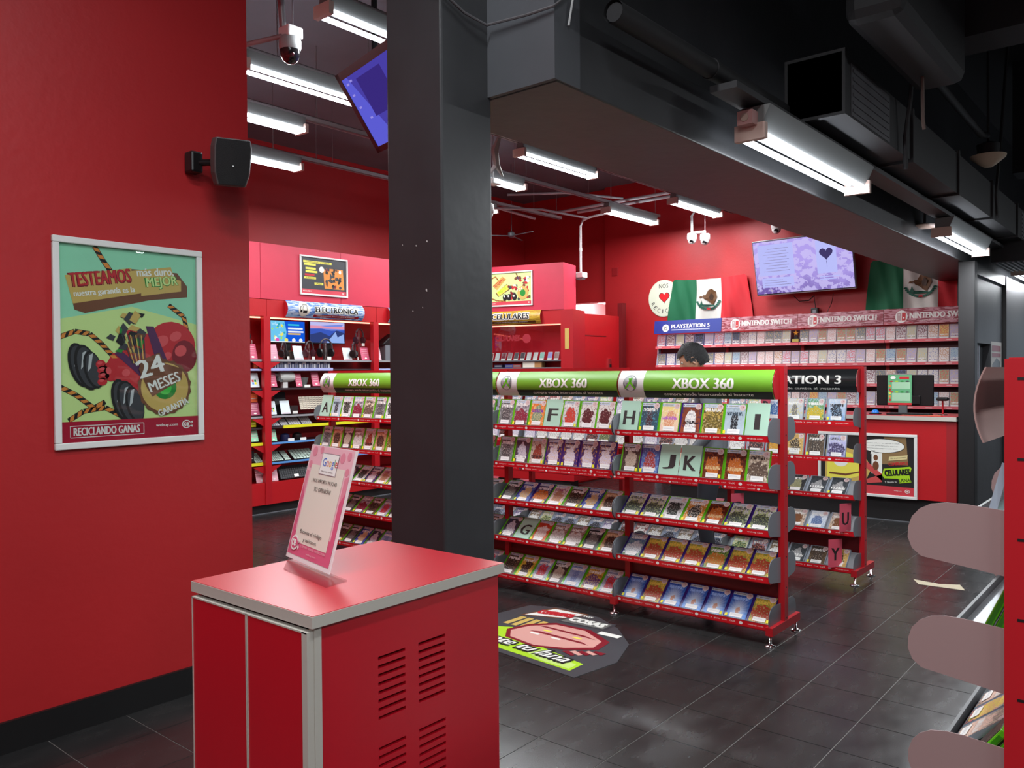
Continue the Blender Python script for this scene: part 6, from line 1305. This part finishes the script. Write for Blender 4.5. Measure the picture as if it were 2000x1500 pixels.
for x, w, lb in ((4.99, .1, 'pale green keypad left of the first post'), (5.17, .18, 'pale green keyboard right of the first post above blue rail'), (5.36, .08, 'narrow pale green keypad in the middle above blue rail'), (5.48, .3, 'pale green keyboard lying flat at right above blue rail')): calc(x, .55, w, .17, lb, KB, KG, 7 if w > .1 else 4, 6, tl=.7)
calc(5.30, .345, .42, .15, 'large black keyboard standing on the base board with a white tag', KB, KD, 15, 6, tl=2.2); t = bpy.data.objects[sorted(o.name for o in bpy.data.objects if o.name.startswith('keyboard') and 'base board' in o.get('label', ''))[0]]; MB().box(.18, .24, .01, .04, .005, .006).obj('price_tag', PAP, t)
for x, lb, mt in ((5.40, 'navy mouse with white tag on the mouse shelf', M('navy', (26, 34, 70), .4)), (5.56, 'black mouse with white tag on the mouse shelf', PLA)):
    t = thing('computer_mouse', lb, 'mouse', (x, EY + .13, .757)); MB().lathe([(.05, 0), (.055, .03), (.05, .07), (.02, .085)], 12).obj('body', mt, t); MB().box(.0, .08, -.062, -.06, 0, .03).obj('price_tag', PAP, t)
for x, z, w, h, lb, c in ((4.92, 1.205, .12, .12, 'orange patterned packet left of the post', (236, 110, 60)), (4.92, .935, .1, .1, 'yellow packet left of the post above the rail', (226, 220, 40)), (5.0, 1.56, .05, .07, 'orange small box left of the post', (236, 110, 80)), (4.94, .56, .05, .12, 'dark packet on the lower left shelf', (40, 40, 44))):
    t = thing('packet', lb, 'packet', (x, EY + .1, z if z != 1.205 else 1.20)); MB().box(0, w, 0, .02, 0, h).obj('body', M('pk%d' % c[1], c, .4), t); MB().box(.01, w - .01, -.001, 0, h * .3, h * .34).obj('print', PW, t)
MB().box(0, .0001, 0, .0001, 0, .0001)

# ================================================================== phones unit, turned a little
CU = Vector((.2334, -.9724, 0)); CO = Vector((8.28, 7.25, 0)); CN = Vector((-CU.y * -1, 0, 0))
CT = frame(CO, CU, (0, 0, 1))            # u along the front, v up, n towards the shop
t = thing('phone_display', 'red phone display unit with gold sign, lit shelf and glass front', 'shelving', T=CT)
MB().box(-.45, 1.035, 2.30, 2.90, -.42, 0).obj('fascia', PINK, t); MB().box(-.45, .99, 2.12, 2.298, -.3, -.012).obj('header_panel', RED, t); MB().box(.99, 1.16, .1, 2.298, -.42, -.004).obj('end_post', REDM, t)
MB().box(-.45, .99, .36, 2.12, -.32, -.30).obj('back_board', M('back_board_pink', (206, 30, 48), .35), t); MB().box(-.45, .99, .1, .36, -.3, -.02).obj('plinth_panel', RED, t); MB().box(-.45, 1.1, 0, .1, -.3, -.05).obj('kick_board', MATS['kick_black'], t)
MB().box(-.4, .985, 2.105, 2.12, -.06, -.04).obj('light_strip', LEDM, t)
for z in (1.655, 1.56, 1.2, .8, .5): MB().box(-.45, .988, z - .014, z, -.3, -.03).obj('shelf', GRY, t)
MB().box(-.44, .985, 1.66, 2.12, -.022, -.018).obj('glass_front', GLASS, t)
m = MB(); put_text(m, 'CELULARES', .22, 1.95, .36, .07, -.017, mat=M('etched_pink', (150, 26, 40), .5), bold=.05, res=1); m.poly(ell(.5, 1.94, .06, .06, 16), -.0165, M('etched_pale', (160, 34, 48), .5)); m.obj('glass_lettering', None, t)
banner(t, CT.inverted() @ CT @ Matrix.Translation((-.35, 2.13, -.008)), 1.075, .175, art('sign_gold', (206, 170, 60), (226, 190, 60), (236, 214, 110), (170, 130, 40), W=1, H=.18, seed=98, style='crowd', title=None), (.1, .93, M('strip_brown', (90, 50, 20), .4)), False, 'CELULARES', BTX, .60, .50, .05)
m = MB(); m.box(1.05, 1.105, 1.79, 2.055, -.004, .002); m.obj('side_label', PTAN, t)
T = CT @ Matrix.Translation((-.06, 2.368, .002)); t2 = thing('framed_poster', 'framed mint landscape poster on the phone unit right of the pillar', 'poster', T=T); poster_frame(t2, .665, .458, .018, .02)
a_ = MB(); w0, h0 = .625, .418; a_.poly(rect(0, w0, 0, h0), .002, PG2); a_.poly(rect(0, w0, 0, .045), .003, M('print_rose', (0, 0, 0)))
for pts in ([(.03, .35), (.1, .38), (.14, .33)], [(.02, .1), (.12, .06), (.25, .05)], [(.4, .41), (.45, .33)]): stripes(a_, pts, .008, .0026)
a_.poly([(.06, .26), (.2, .38), (.26, .34), (.12, .2)], .003, PTAN); a_.poly([(.1, .16), (.27, .28), (.31, .2), (.14, .11)], .003, PBR); a_.poly([(.11, .17), (.27, .27), (.3, .21), (.15, .12)], .0034, PYE); put_text(a_, 'TESTEAMOS', .15, .295, .19, .045, .004, R(35), PRD, .03, res=1); put_text(a_, 'MEJOR', .205, .19, .13, .05, .004, R(30), LIME, .03, res=1)
rr = random.Random(9)
for k in range(46): x, y = rr.uniform(.3, .6), rr.uniform(.08, .36); a_.poly([(x + rr.uniform(.008, .035) * math.cos(q_), y + rr.uniform(.008, .035) * math.sin(q_)) for q_ in [h * math.pi / 3 for h in range(6)]], .004 + k * .00003, rr.choice([PRD, PDR, PGY, PRD, PW, PPU, PGY, PBR]))
a_.poly(ell(.5, .15, .08, .09, 20), .0056, PTAN); a_.poly(ell(.5, .15, .04, .045, 16), .006, PGN); put_text(a_, '24', .47, .2, .05, .04, .0064, .3, PW, .03, res=1)
for x in (.24, .3, .38): a_.poly(ell(x, .1, .035, .045, 12), .0058, BTX); a_.poly(ell(x - .01, .115, .012, .015, 8), .0062, PW)
cex_logo(a_, .585, .023, .011, .005, PW, PRD); put_text(a_, 'RECICLANDO', .06, .023, .09, .014, .005, mat=PW, res=1); a_.obj('print', None, t2, T=Matrix.Translation((.02, .02, 0)))
PHC = [('mint green', (150, 206, 190)), ('lilac', (160, 150, 220)), ('brown and white', (150, 90, 80)), ('white', (222, 222, 220)), ('maroon and white', (130, 60, 70)), ('white striped', (170, 150, 150)), ('black-banded', (90, 100, 104)), ('black-banded wide', (80, 84, 90)), ('blank white', (226, 226, 226)), ('plain white', (230, 230, 226))]
for k in range(1, 13):
    nm_, c = PHC[k % 10]; u = -.27 + k * .094 + (.0 if k < 11 else .02)
    T = CT @ frame((u, 1.656, -.10), (1, 0, 0), (.32, 1, -.45)); t = thing('phone_on_stand', '%s phone card, %s along the lit phone shelf' % (nm_, (ORD + ['eleventh', 'twelfth', 'thirteenth'])[k]), 'phone', T=T, group='phones on the lit shelf')
    MB().box(-.032, .032, 0, .115, -.006, 0).obj('back', WHT, t, bevel=.002); MB().box(-.028, .028, .03 if k % 3 else .006, .108, 0, .0015).obj('face', M('phone_face%d' % (k % 10), c, .3), t); MB().box(-.03, .03, .0, .022, .0, .003).obj('price_tag', PAP, t)
t = thing('cardboard_box', 'cream and tan small carton beneath the phone shelf', 'box', T=CT @ Matrix.Translation((.55, 1.561, -.12))); MB().box(-.13, .04, 0, .075, -.06, .06).obj('front', CREAM, t); MB().box(.04, .14, 0, .07, -.06, .06).obj('side', M('carton_tan', (176, 130, 80), .6), t)
for k, (u, c, l_) in enumerate(((.06, (30, 30, 60), 'dark navy'), (.22, (36, 50, 130), 'blue'), (.34, (150, 60, 60), 'dusty red'))):
    t = thing('flat_box', l_ + ' flat box beneath the phone shelf', 'box', T=CT @ Matrix.Translation((u, 1.561, -.1))); MB().box(-.06, .06, 0, .04, -.05, .05).obj('body', M('fb%d' % k, c, .5), t); MB().box(-.05, .05, .01, .03, .05, .051).obj('print', GRY, t)
